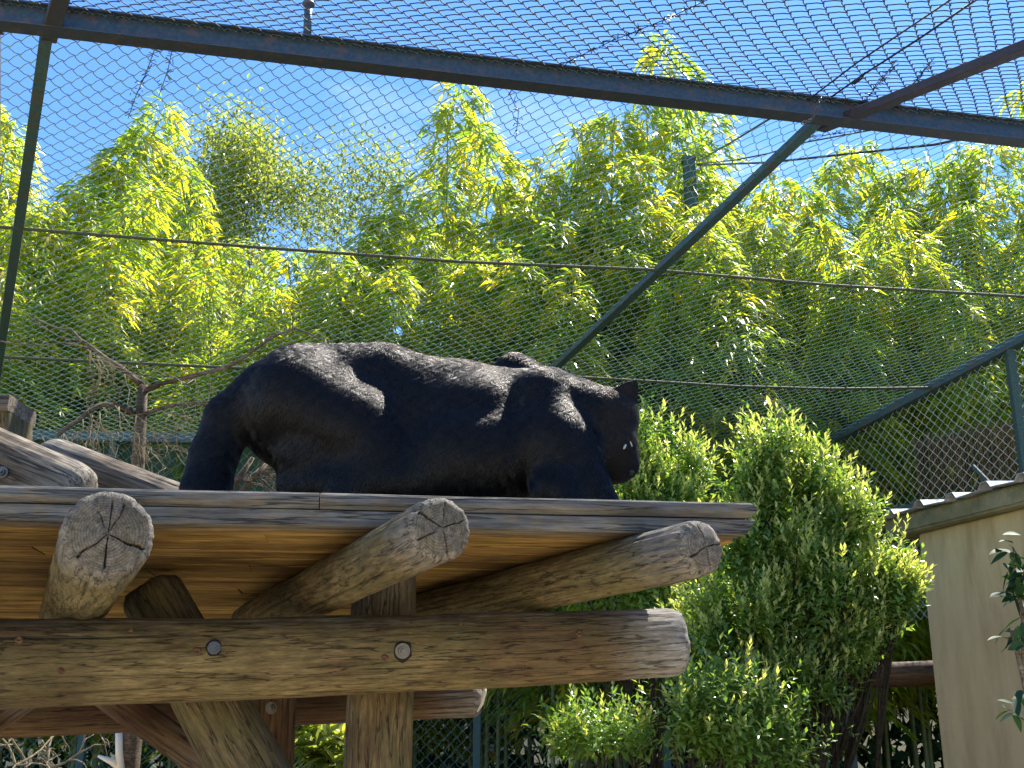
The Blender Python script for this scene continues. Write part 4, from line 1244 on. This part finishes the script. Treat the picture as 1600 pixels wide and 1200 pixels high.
def merge(parts):
    Vs, Ts = [], []; o = 0
    for V_, T_ in parts:
        Vs.append(V_); Ts.append(T_ + o); o += len(V_)
    return np.concatenate(Vs), np.concatenate(Ts)

def bamboo_variant(seed, H=9.0, dens=1.0):
    rg = np.random.default_rng(seed)
    az = rg.uniform(0, 6.28); bend = rg.uniform(0.8, 1.6)
    def cpos(t):
        t = np.asarray(t)
        off = bend * t ** 3
        z = H * (t - 0.06 * t ** 4)
        return np.stack([off * math.cos(az), off * math.sin(az), z], -1)
    ts = np.linspace(0, 1, 14)
    pts = cpos(ts)
    culm = tube_mesh('culm', [([tuple(p_) for p_ in pts], [0.035 * (1 - 0.85 * t_) for t_ in ts])], segs=6, mat=M_CULM)
    P, Dd, Up, Ll, Ww, Dp, Ti, Yo = [], [], [], [], [], [], [], []
    br = []
    nodes = np.concatenate([np.linspace(0.24, 1.0, int(40 * dens))])
    for t_ in nodes:
        base = cpos(t_)
        prof = (math.sin(min(1, (t_ - 0.15) / 0.4) * math.pi / 2) ** 0.7) * (1 - 0.86 * max(0, (t_ - 0.45) / 0.55) ** 1.2)
        nb_ = rg.integers(4, 7)
        for _ in range(nb_):
            a_ = rg.uniform(0, 6.283); Lb = (0.55 + 0.85 * rg.random()) * prof * 0.95 + 0.10
            d = np.array([math.cos(a_), math.sin(a_), 0.35 + 0.5 * rg.random()])
            d /= np.linalg.norm(d)
            yo = rg.random() ** 3 * 0.9
            nsp = max(2, int(Lb / 0.17))
            prev = base
            pth = [tuple(base)]
            for i in range(nsp):
                f = (i + 1) / nsp
                q = base + d * Lb * f + np.array([0, 0, -1]) * Lb * 0.75 * f * f
                pth.append(tuple(q))
                nl = rg.integers(5, 9)
                dirb = (q - prev); dirb = dirb / np.linalg.norm(dirb)
                prev = q
                ti = rg.random()
                for _l in range(nl):
                    la = a_ + rg.normal(0, 0.9)
                    ld = np.array([math.cos(la), math.sin(la), rg.uniform(-0.95, 0.1)]) * 0.75 + dirb * 0.5
                    P.append(q + rg.normal(0, 0.035, 3)); Dd.append(ld); Up.append(np.array([rg.normal(0, .35), rg.normal(0, .35), 1]))
                    Ll.append(rg.uniform(0.17, 0.30)); Ww.append(rg.uniform(0.030, 0.047)); Dp.append(rg.uniform(0.1, 0.8))
                    Ti.append(np.clip(ti + rg.normal(0, .15), 0, 1)); Yo.append(np.clip(yo + 0.35 * f * rg.random(), 0, 1))
            br.append((pth, 0.004))
    V_, T_ = leaves(np.array(P), np.array(Dd), np.array(Up), np.array(Ll), np.array(Ww), np.array(Dp))
    fol = mesh_np('foliage', V_, T_, attrs={'tint': np.repeat(Ti, 5), 'young': np.repeat(Yo, 5)}, mat=M_BLEAF)
    return dict(culm=culm, fol=fol, tip=Vector(cpos(1.0)), H=H, n=len(P))
variants = [bamboo_variant(s) for s in (21, 22, 23, 24, 25)]

def culm_in(clump, px, py, Y, rnd, vi=None, ws=1.0):
    v = variants[rnd.randrange(len(variants)) if vi is None else vi]
    tp = PY(px, py, Y)
    hz = 0.0
    up = min(1, max(0, (Y - 17.5) / 18)); hz = up * up * (3 - 2 * up) * 6
    s = (tp.z - hz) / v['tip'].z
    rot = rnd.uniform(0, 6.283)
    w = ws * (0.75 * s + 0.25)
    off = Matrix.Rotation(rot, 3, 'Z') @ Vector((v['tip'].x * w, v['tip'].y * w, 0))
    M = Matrix.LocRotScale(Vector((tp.x - off.x, tp.y - off.y, hz)), Matrix.Rotation(rot, 3, 'Z').to_quaternion(), Vector((w, w, s)))
    c_ = link('culm', v['culm'], None, clump, mw=M)
    f_ = bpy.data.objects.new('foliage', v['fol']); C.objects.link(f_); f_.parent = c_
    f_['kind'] = 'stuff'
clumps = [
    ('bamboo at the far left edge behind the left rafter', [(15, 185, 16), (-40, 260, 16), (50, 330, 14.5), (5, 420, 13.6), (-60, 120, 17), (30, 300, 18)]),
    ('tall yellow tipped bamboo between the left rafter and the leafy tree', [(258, 165, 16.5), (225, 205, 16), (180, 250, 15.5), (130, 292, 15), (85, 330, 14.5), (235, 300, 14.2), (160, 400, 13.5), (275, 250, 17)]),
    ('low golden bamboo in front of the leafy tree', [(350, 375, 15), (400, 385, 15.5), (450, 395, 15), (520, 390, 14.5), (560, 380, 15), (320, 430, 14), (430, 450, 13.6), (300, 400, 15.2)]),
    ('bright bamboo to the right of the leafy tree', [(600, 330, 15.5), (640, 300, 16), (560, 420, 14), (620, 430, 13.6), (660, 380, 14.5)]),
    ('tallest bamboo plume reaching up under the ridge beam', [(718, 140, 17), (700, 165, 16.5), (750, 215, 16), (775, 290, 15.5), (690, 300, 15), (740, 400, 13.8)]),
    ('bamboo plume poking above the ridge beam behind the net', [(1035, 70, 17), (1010, 165, 16.5), (960, 180, 16), (1050, 200, 16), (905, 210, 16), (850, 260, 15.5), (990, 250, 15)]),
    ('dense bamboo behind the back of the panther', [(820, 330, 14.8), (870, 350, 14.2), (930, 340, 14.5), (800, 400, 13.6), (900, 430, 13.5), (980, 400, 13.8), (1010, 330, 14.4)]),
    ('drooping bamboo behind the lower end of the long rafter', [(1060, 340, 14.8), (1110, 320, 15), (1085, 345, 14.3), (1092, 350, 13.8), (1130, 385, 14.2), (1050, 440, 13.5), (1100, 300, 16), (1140, 450, 13.6)]),
    ('bamboo between the mast and the right hand fence', [(1215, 270, 15.5), (1255, 300, 15), (1310, 245, 16), (1345, 232, 16.5), (1200, 340, 14.4), (1280, 350, 14), (1180, 300, 16)]),
    ('leaning bamboo with pale leaf tips above the side fence', [(1390, 330, 14.5), (1430, 380, 14), (1370, 400, 13.8), (1460, 420, 13.8), (1330, 420, 13.6)]),
    ('golden bamboo filling the right edge of the picture', [(1400, 265, 16.5), (1450, 255, 16), (1500, 235, 16), (1550, 225, 15.5), (1600, 140, 16.5), (1650, 160, 16), (1580, 300, 14.5), (1520, 320, 14.5), (1660, 300, 14)]),
]
for i, (lab, cs) in enumerate(clumps):
    rnd = random.Random(100 + i)
    c0 = PY(cs[0][0], cs[0][1], cs[0][2])
    cl_ = empty('bamboo_clump', (c0.x, c0.y, 0), lab, 'bamboo', 'bamboo clumps behind the enclosure')
    for (px_, py_, yy) in cs: culm_in(cl_, px_, py_, yy, rnd)
# darker thicket further back that closes the view between the clumps
rnd = random.Random(55)
cl_ = empty('bamboo_thicket', (0, 21, 0), 'shaded bamboo thicket filling the gaps behind the front clumps', 'bamboo', 'bamboo clumps behind the enclosure')
for i in range(30):
    px_ = -80 + i * 60 + rnd.uniform(-20, 20)
    py_ = 430 + rnd.uniform(-25, 40) if 280 < px_ < 620 else 360 + rnd.uniform(-40, 60)
    culm_in(cl_, px_, py_, 19.5 + rnd.uniform(-1.5, 2), rnd, ws=1.25)
cl_ = empty('bamboo_thicket', (0, 14, 0), 'low shaded bamboo growth right behind the back fence', 'bamboo', 'bamboo clumps behind the enclosure')
for i in range(26):
    px_ = -80 + i * 70 + rnd.uniform(-25, 25)
    if px_ > 1210: continue
    culm_in(cl_, px_, 560 + rnd.uniform(-50, 60), 13.6 + rnd.uniform(0, 1.6), rnd, ws=1.3)
print('bamboo leaves per variant', [v['n'] for v in variants])

rg = np.random.default_rng(77); n_ = 26000  # dark leaves added as a backing, their colour standing in for deep shade
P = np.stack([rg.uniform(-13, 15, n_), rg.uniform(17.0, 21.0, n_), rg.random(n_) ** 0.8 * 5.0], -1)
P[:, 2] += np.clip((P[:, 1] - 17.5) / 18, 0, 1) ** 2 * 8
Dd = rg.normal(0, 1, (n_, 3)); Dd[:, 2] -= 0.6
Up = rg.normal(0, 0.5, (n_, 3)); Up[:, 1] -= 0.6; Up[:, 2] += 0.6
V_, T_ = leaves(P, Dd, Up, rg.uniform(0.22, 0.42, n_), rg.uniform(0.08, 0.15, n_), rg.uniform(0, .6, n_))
ug = link('backing', mesh_np('backing', V_, T_, attrs={'tint': np.repeat(rg.random(n_), 5), 'young': np.zeros(n_ * 5)}, mat=M_DARKLEAF))
tag(ug, kind='stuff', label='shade-dark leaves added as undergrowth on the bank below the bamboo', cat='backing')
# ------------------------------------------------------------------ deciduous tree beyond
def branch_tree(seed, base, H, spread, nlv, leafn, leafL, mat_leaf, name, label, cat):
    rg = random.Random(seed)
    root = empty(name, base, label, cat)
    paths = []; tips = []
    def grow(p, d, L, r, lv):
        n = 5; pts = [Vector(p)]; rs = [r]
        for i in range(n):
            d = (d + Vector((rg.gauss(0, .12), rg.gauss(0, .12), rg.gauss(0.03, .08)))).normalized()
            p = p + d * (L / n); pts.append(Vector(p)); rs.append(r * (1 - 0.5 * (i + 1) / n))
        paths.append((pts, rs))
        if lv == 0 or L < 0.35:
            tips.append((p, d)); return
        k = rg.choice((3, 3, 4)) if lv > 1 else 3
        for j in range(k):
            a = rg.uniform(0, 6.28); tilt = rg.uniform(0.35, 0.95) * spread
            perp = d.orthogonal().normalized(); perp.rotate(Matrix.Rotation(a, 3, d))
            nd = (d * math.cos(tilt) + perp * math.sin(tilt)).normalized()
            grow(pts[-1] if j == 0 else pts[rg.choice((3, 4, 5))], nd, L * rg.uniform(0.52, 0.74), rs[-1] * 0.75, lv - 1)
        tips.append((p, d))
    grow(Vector(base), Vector((0.02, 0, 1)), H * 0.52, 0.16, nlv)
    link('trunk', tube_mesh('trunk', paths, segs=5, mat=M_BARK), None, root)
    r2 = np.random.default_rng(seed)
    P = []; 
    for (q, d) in tips:
        for _ in range(leafn):
            P.append(np.array(q) + r2.normal(0, 0.28, 3))
    P = np.array(P); n = len(P)
    Dd = r2.normal(0, 1, (n, 3)); Dd[:, 2] -= 0.3
    Up = r2.normal(0, 0.4, (n, 3)); Up[:, 2] += 1
    V_, T_ = leaves(P, Dd, Up, r2.uniform(leafL * 0.7, leafL * 1.2, n), r2.uniform(leafL * 0.4, leafL * 0.6, n), r2.uniform(0, .5, n))
    ti = r2.random(n)
    f_ = link('crown', mesh_np('crown', V_, T_, attrs={'tint': np.repeat(ti, 5), 'young': np.repeat(ti ** 3 * .6, 5)}, mat=mat_leaf), None, root)
    f_['kind'] = 'stuff'
    return root
tb = PY(575, 600, 22); tb.z = 2.0
branch_tree(5, tb, 9.9, 0.66, 5, 55, 0.11, M_TREELEAF, 'leafy_tree', 'airy olive green tree with visible dark limbs rising behind the golden bamboo', 'tree')

# ------------------------------------------------------------------ shrubs
def shrub(name, label, vols, seed, nshoot, mat, leafL=(0.042, 0.070), stems=6, base=None, young=1.0):
    rg = np.random.default_rng(seed)
    root = empty(name, base, label, 'shrub')
    vol = np.array([v[3] * v[4] * v[5] for v in vols]) ** 0.67; vol = vol / vol.sum()
    P, Dd, Up, Ll, Ww, Dp, Ti, Yo = [], [], [], [], [], [], [], []
    stemp = []
    for s in range(nshoot):
        i = rg.choice(len(vols), p=vol)
        cx, cy, cz, rx, ry, rz = vols[i]
        d = rg.normal(0, 1, 3); d /= np.linalg.norm(d)
        f = rg.random() ** 0.4 * (1.18 if rg.random() < 0.12 else 1.0)
        q = np.array([cx, cy, cz]) + d * np.array([rx, ry, rz]) * f * (1 + 0.15 * math.sin(7 * d[0] + 9 * d[2] + i))
        if mnoise.noise(Vector(q * 4.6) + Vector((seed, 0, 0))) < 0.0 and rg.random() < 0.88: continue
        up = d * 0.55 + np.array([0, 0, 1.0]) + rg.normal(0, 0.22, 3); up /= np.linalg.norm(up)
        Ls = rg.uniform(0.12, 0.26)
        isy = (rg.random() < 0.8 * young and f > 0.55 and d[2] > -0.5)
        nl = rg.integers(9, 14)
        stemp.append(([tuple(q - up * 0.05), tuple(q + up * Ls)], 0.0025))
        x_ = np.cross(up, [0.3, 0.5, 0.1]); x_ /= np.linalg.norm(x_); y_ = np.cross(up, x_)
        for k_ in range(nl):
            h = (k_ + 0.5) / nl; a_ = k_ * 2.4 + rg.normal(0, .2)
            ry_ = math.cos(a_) * x_ + math.sin(a_) * y_
            el_ = -0.25 + 1.5 * h ** 1.5 if not isy else 0.1 + 2.2 * h ** 1.3
            P.append(q + up * Ls * h); Dd.append(ry_ + up * el_); Up.append(up + np.array([0, 0, .3]))
            L_ = rg.uniform(*leafL) * (1.05 - 0.35 * h)
            Ll.append(L_); Ww.append(L_ * rg.uniform(0.34, 0.46)); Dp.append(rg.uniform(0, 0.55) * (1 - h))
            Ti.append(rg.random()); Yo.append(np.clip((h - 0.2) * 1.5, 0, 1) if isy else 0.25 * rg.random())
    fine = nshoot < 100; kk_ = 21 if fine else 5
    V_, T_ = (leaves_fine if fine else leaves)(np.array(P), np.array(Dd), np.array(Up), np.array(Ll), np.array(Ww), np.array(Dp))
    f_ = link('foliage', mesh_np('foliage', V_, T_, attrs={'tint': np.repeat(Ti, kk_), 'young': np.repeat(Yo, kk_)}, smooth=fine, mat=mat), None, root); f_['kind'] = 'stuff'
    paths = []
    for i, v in enumerate(vols):
        b_ = Vector(base) + Vector((rg.normal(0, .08), rg.normal(0, .08), 0)); c_ = Vector(v[:3])
        top = c_ + Vector((0, 0, v[5] * 0.7))
        mid = b_.lerp(c_, 0.5) + Vector((rg.normal(0, .08), rg.normal(0, .08), 0))
        paths.append(([b_, mid, c_, top], [0.018, 0.014, 0.009, 0.003]))
        for _ in range(7):
            d = rg.normal(0, 1, 3); d /= np.linalg.norm(d)
            t_ = c_ + Vector(d * np.array(v[3:6]) * 0.85)
            s_ = mid.lerp(c_, rg.random()); m2 = s_.lerp(t_, .5) + Vector((0, 0, -0.03))
            paths.append(([s_, m2, t_], [0.009, 0.006, 0.003]))
    link('stems', tube_mesh('stems', paths, segs=5, mat=M_STEMBARK), None, root)
    return root
def vol(px, py, Y, rx, rz, ry=None):           # pixel ellipse at depth Y
    c_ = PY(px, py, Y); s = (Y * cP + (c_.z - EYE) * sP) / F
    return (c_.x, c_.y, c_.z, rx * s, (ry if ry else rx * s * 0.8), rz * s)
YS = 6.4
shrub('laurel_shrub', 'tall glossy shrub with pale upright shoot tips just right of the deck corner',
      [vol(1208, 712, YS, 30, 50), vol(1180, 770, YS, 45, 45), vol(1265, 770, YS, 42, 50), vol(1230, 850, YS, 85, 60), vol(1300, 860, YS, 65, 50), vol(1330, 820, YS, 26, 30), vol(1180, 900, YS, 90, 70), vol(1290, 930, YS, 90, 70), vol(1380, 935, YS, 45, 45),
       vol(1170, 990, YS, 95, 60), vol(1270, 1020, YS, 75, 50), vol(1210, 1090, YS, 80, 50), vol(1300, 1075, YS, 45, 45), vol(1340, 1000, YS, 40, 50), vol(1400, 880, YS, 28, 30), vol(1395, 945, YS, 32, 40)], 31, 5600, M_SHRUB, base=(PY(1220, 1150, YS).x, YS, 0))
shrub('laurel_shrub', 'glossy shrub with pale tips behind the head of the panther',
      [vol(1010, 700, 7.3, 38, 45), vol(1060, 740, 7.3, 45, 40), vol(975, 760, 7.3, 45, 40), vol(1030, 800, 7.3, 70, 50), vol(960, 870, 7.3, 75, 60), vol(1060, 900, 7.3, 80, 60)], 32, 2400, M_SHRUB, base=(PY(1010, 1150, 7.3).x, 7.3, 0))
shrub('laurel_shrub', 'dark leafy shrub under the right end of the cross beam',
      [vol(1080, 1010, 6.9, 85, 60), vol(960, 930, 6.9, 70, 50), vol(1150, 1060, 6.7, 90, 55), vol(1250, 1060, 6.5, 60, 50), vol(1300, 1000, 6.5, 50, 50)], 33, 2000, M_SHRUB, base=(PY(1100, 1150, 6.8).x, 6.8, 0), young=0.35)
shrub('laurel_shrub', 'low grey green shrub at the bottom centre beneath the beam end',
      [vol(1130, 1130, 5.7, 80, 60), vol(1050, 1160, 5.7, 70, 45), vol(930, 1170, 5.7, 60, 28), vol(1180, 1190, 5.7, 80, 50)], 34, 1100, M_SHRUB, base=(PY(1080, 1250, 5.7).x, 5.7, 0), young=0.35)
shrub('broadleaf_plant', 'light green broad leaved plant seen between the posts under the platform',
      [vol(505, 1165, 7.5, 38, 40), vol(520, 1210, 7.5, 50, 30)], 35, 45, M_TREELEAF, leafL=(0.10, 0.18), base=(PY(505, 1200, 7.5).x, 7.5, 0))

# tan reed screen beyond the side fence
rs = empty('reed_screen', (PY(1530, 700, 12.9).x, 12.9, 0), 'tan dry reed screen beyond the side fence, above the roof of the cream hut', 'screen')
M_REED = wood('dry reed', (0.28, 0.23, 0.11), (0.55, 0.46, 0.26), algae_amt=0.3, gscale=20)
rg = np.random.default_rng(4); A_, B_ = [], []
q0 = PY(1428, 690, 12.9); q1 = PY(1720, 640, 11.2)
for i in range(520):
    f = i / 519; x_ = q0.x + (q1.x - q0.x) * f; y_ = 12.9 - 1.7 * f; zt = q0.z + (q1.z - q0.z) * f + rg.normal(0, .05)
    A_.append((x_ + rg.normal(0, .01), y_ + rg.normal(0, .012), 2.2)); B_.append((x_ + rg.normal(0, .05), y_ + rg.normal(0, .03), zt))
link('reeds', seg_mesh('reeds', np.array(A_), np.array(B_), 0.007, M_REED), None, rs)['kind'] = 'stuff'
for zz in (2.5, 3.3, 4.1):
    bar('binding_rail', Vector((q0.x, 12.92, zz)), Vector((q1.x, 11.22, zz)), 0.02, 0.03, M_REED, rs)

# sapling in front of the cream wall
sp = empty('sapling', (PY(1600, 1100, 4.6).x, 4.6, 0), 'dark leaved sapling with bare stem in front of the cream wall at right', 'sapling')
stp = [Vector((PY(1625, 1200, 4.6).x, 4.6, 0)), PY(1612, 1120, 4.6), PY(1600, 1060, 4.6), PY(1585, 1000, 4.6), PY(1580, 985, 4.6)]
st2 = [PY(1600, 1060, 4.6), PY(1598, 960, 4.6), PY(1588, 900, 4.6), PY(1583, 855, 4.6)]
link('stem', tube_mesh('stem', [(stp, [0.018, 0.016, 0.013, 0.010, 0.006]), (st2, [0.01, 0.008, 0.005, 0.003])], segs=8, mat=M_BARK), None, sp)
rg = np.random.default_rng(9)
P, Dd = [], []
for (px_, py_, k_) in ((1596, 905, 8), (1604, 985, 8), (1583, 860, 9), (1590, 890, 8), (1585, 925, 8), (1600, 950, 8), (1592, 980, 6), (1600, 1010, 4), (1598, 1090, 7), (1590, 1115, 6), (1575, 1000, 2), (1610, 880, 6)):
    for _ in range(k_):
        q = PY(px_ + rg.normal(0, 8), py_ + rg.normal(0, 10), 4.6 + rg.normal(0, .03)); P.append(q)
        Dd.append((rg.normal(-0.3, 0.8), rg.normal(0, .6), rg.normal(-0.25, .6)))
P = np.array(P); n_ = len(P)
V_, T_ = leaves_fine(P, np.array(Dd), np.tile([[0, -0.3, 1.0]], (n_, 1)) + rg.normal(0, .3, (n_, 3)), rg.uniform(0.06, 0.10, n_), rg.uniform(0.03, 0.045, n_), rg.uniform(0.1, .7, n_))
link('leaves', mesh_np('leaves', V_, T_, attrs={'tint': np.repeat(rg.random(n_), 21), 'young': np.zeros(n_ * 21)}, smooth=True, mat=M_DARKLEAF), None, sp)['kind'] = 'stuff'

# ------------------------------------------------------------------ bare tree behind the deck
YT = 7.0
BR_ = 0.72
dt = empty('bare_tree', (PY(205, 1150, YT).x, YT, 0), 'leafless small tree with hanging dry twigs behind the left part of the deck', 'tree')
base = PY(196, 1190, YT); base.z = 0
tr = [base, PY(203, 1150, YT), PY(208, 950, YT), PY(212, 800, YT), PY(216, 720, YT), PY(220, 650, YT), PY(224, 602, YT)]
paths = [(tr, [0.085, 0.075, 0.055, 0.048, 0.042, 0.038, 0.030])]
def brn(pts, r0, r1, dy=0.0):
    n = len(pts); paths.append(([PY(x, y, YT + dy * i / max(1, n - 1)) for i, (x, y) in enumerate(pts)], [(r0 + (r1 - r0) * i / (n - 1)) * BR_ for i in range(n)]))
brn([(222, 612), (250, 600), (290, 590), (320, 583), (350, 575), (375, 562), (400, 545), (425, 525), (462, 513), (485, 522), (500, 530)], 0.026, 0.006, -0.4)
brn([(220, 600), (205, 588), (185, 572), (165, 560), (150, 548), (140, 540), (125, 530), (112, 515), (90, 513), (60, 500)], 0.028, 0.006, 0.4)
brn([(218, 655), (200, 640), (180, 633), (160, 632), (140, 641), (125, 655), (105, 668), (88, 682)], 0.026, 0.018, -0.3)
brn([(224, 648), (245, 640), (270, 633), (305, 630), (345, 627), (380, 622)], 0.020, 0.010, -0.3)
brn([(143, 545), (100, 535), (65, 540), (20, 537), (-20, 528)], 0.010, 0.004, 0.2)
brn([(127, 532), (110, 530), (90, 525), (60, 505), (40, 490)], 0.007, 0.003, 0.2)
brn([(140, 545), (140, 570), (147, 600), (142, 625)], 0.007, 0.004, 0.0)
brn([(400, 545), (440, 520), (470, 518)], 0.008, 0.003, -0.1)
brn([(206, 588), (222, 600)], 0.012, 0.010)
link('trunk', tube_mesh('trunk', paths, segs=8, mat=M_BARK), None, dt)
# a pale stub and peeled patch near the foot
link('stub', tube_mesh('stub', [([PY(190, 1200, YT - .06), PY(175, 1190, YT - .1), PY(153, 1181, YT - .12)], [0.028, 0.02, 0.008]), ([PY(186, 1138, YT - .07), PY(186, 1170, YT - .08), PY(188, 1215, YT - .08)], [0.024, 0.022, 0.03])], segs=7, mat=M_PALE), None, dt)
rnd = random.Random(3); tw = []
def twig(p, d, L, r, lv):
    pts = [p]; n = 5
    for i in range(n):
        d = (d + Vector((rnd.gauss(0, .28), rnd.gauss(0, .28), rnd.gauss(-0.12, .22)))).normalized()
        p = p + d * (L / n); pts.append(p)
        if lv > 0 and rnd.random() < 0.55:
            twig(p, (d + Vector((rnd.gauss(0, .8), rnd.gauss(0, .8), rnd.gauss(0, .6)))).normalized(), L * 0.5, r * 0.65, lv - 1)
    tw.append((pts, [r * (1 - 0.6 * i / n) for i in range(n + 1)]))
for (x0, y0, x1, y1, n) in ((130, 655, 180, 633, 14), (180, 633, 215, 650, 5), (125, 540, 160, 560, 6), (88, 682, 130, 655, 10), (225, 650, 340, 630, 9), (150, 560, 205, 590, 6), (230, 610, 330, 585, 5), (210, 700, 222, 650, 5), (20, 690, 60, 670, 5)):
    for i in range(int(n * 0.7)):
        f = rnd.random(); p = PY(x0 + (x1 - x0) * f, y0 + (y1 - y0) * f, YT - 0.15 + rnd.uniform(-.2, .2))
        twig(p, Vector((rnd.gauss(0.25, .5), rnd.gauss(0, .4), rnd.gauss(-0.9, .45))).normalized(), rnd.uniform(.2, .5), 0.0036, 2)
link('twigs', tube_mesh('twigs', tw, segs=4, mat=M_TWIG), None, dt)['kind'] = 'stuff'
# dry branches lying on the deck behind the tail
tw = []
for i in range(16):
    p = PY(372 + rnd.uniform(0, 50), 752 - rnd.uniform(0, 6), 4.5 + rnd.uniform(-.1, .1))
    twig(p, Vector((rnd.uniform(.2, 1.0), rnd.gauss(0, .3), rnd.uniform(.1, .75))).normalized(), rnd.uniform(.10, .26), 0.0035, 1)
tw.append(([PY(352, 775, 4.5), PY(375, 745, 4.5), PY(395, 715, 4.52)], [0.016, 0.014, 0.009]))
tw.append(([PY(370, 780, 4.45), PY(395, 745, 4.45), PY(420, 722, 4.5)], [0.016, 0.013, 0.008]))
bp_ = link('brushwood', tube_mesh('brushwood', tw, segs=5, mat=M_TWIG)); tag(bp_, 'small heap of dry twigs on the deck under the belly behind the tail', 'brushwood')
# dry branches standing low at far left
tw = []
for i in range(5):
    p = PY(10 + i * 16, 1215, 7.6 + 0.1 * i); twig(p, Vector((rnd.uniform(-.2, .5), 0, 1)).normalized(), rnd.uniform(.3, .6), 0.010, 2)
b2 = link('dry_branch', tube_mesh('dry_branch', tw, segs=5, mat=M_TWIG)); tag(b2, 'pale dry branch low at the left under the platform', 'branch')

# low dark log wall behind, lower right (retaining timber)
rw = make_log('retaining_log', M_REAR, PY(1180, 1062, 11.3), PY(1560, 1048, 10.2), 0.11, 0.11, 93.0, None, segs=24, rings=24)
tag(rw, 'dark reddish horizontal log between the shrub and the cream wall', 'log')
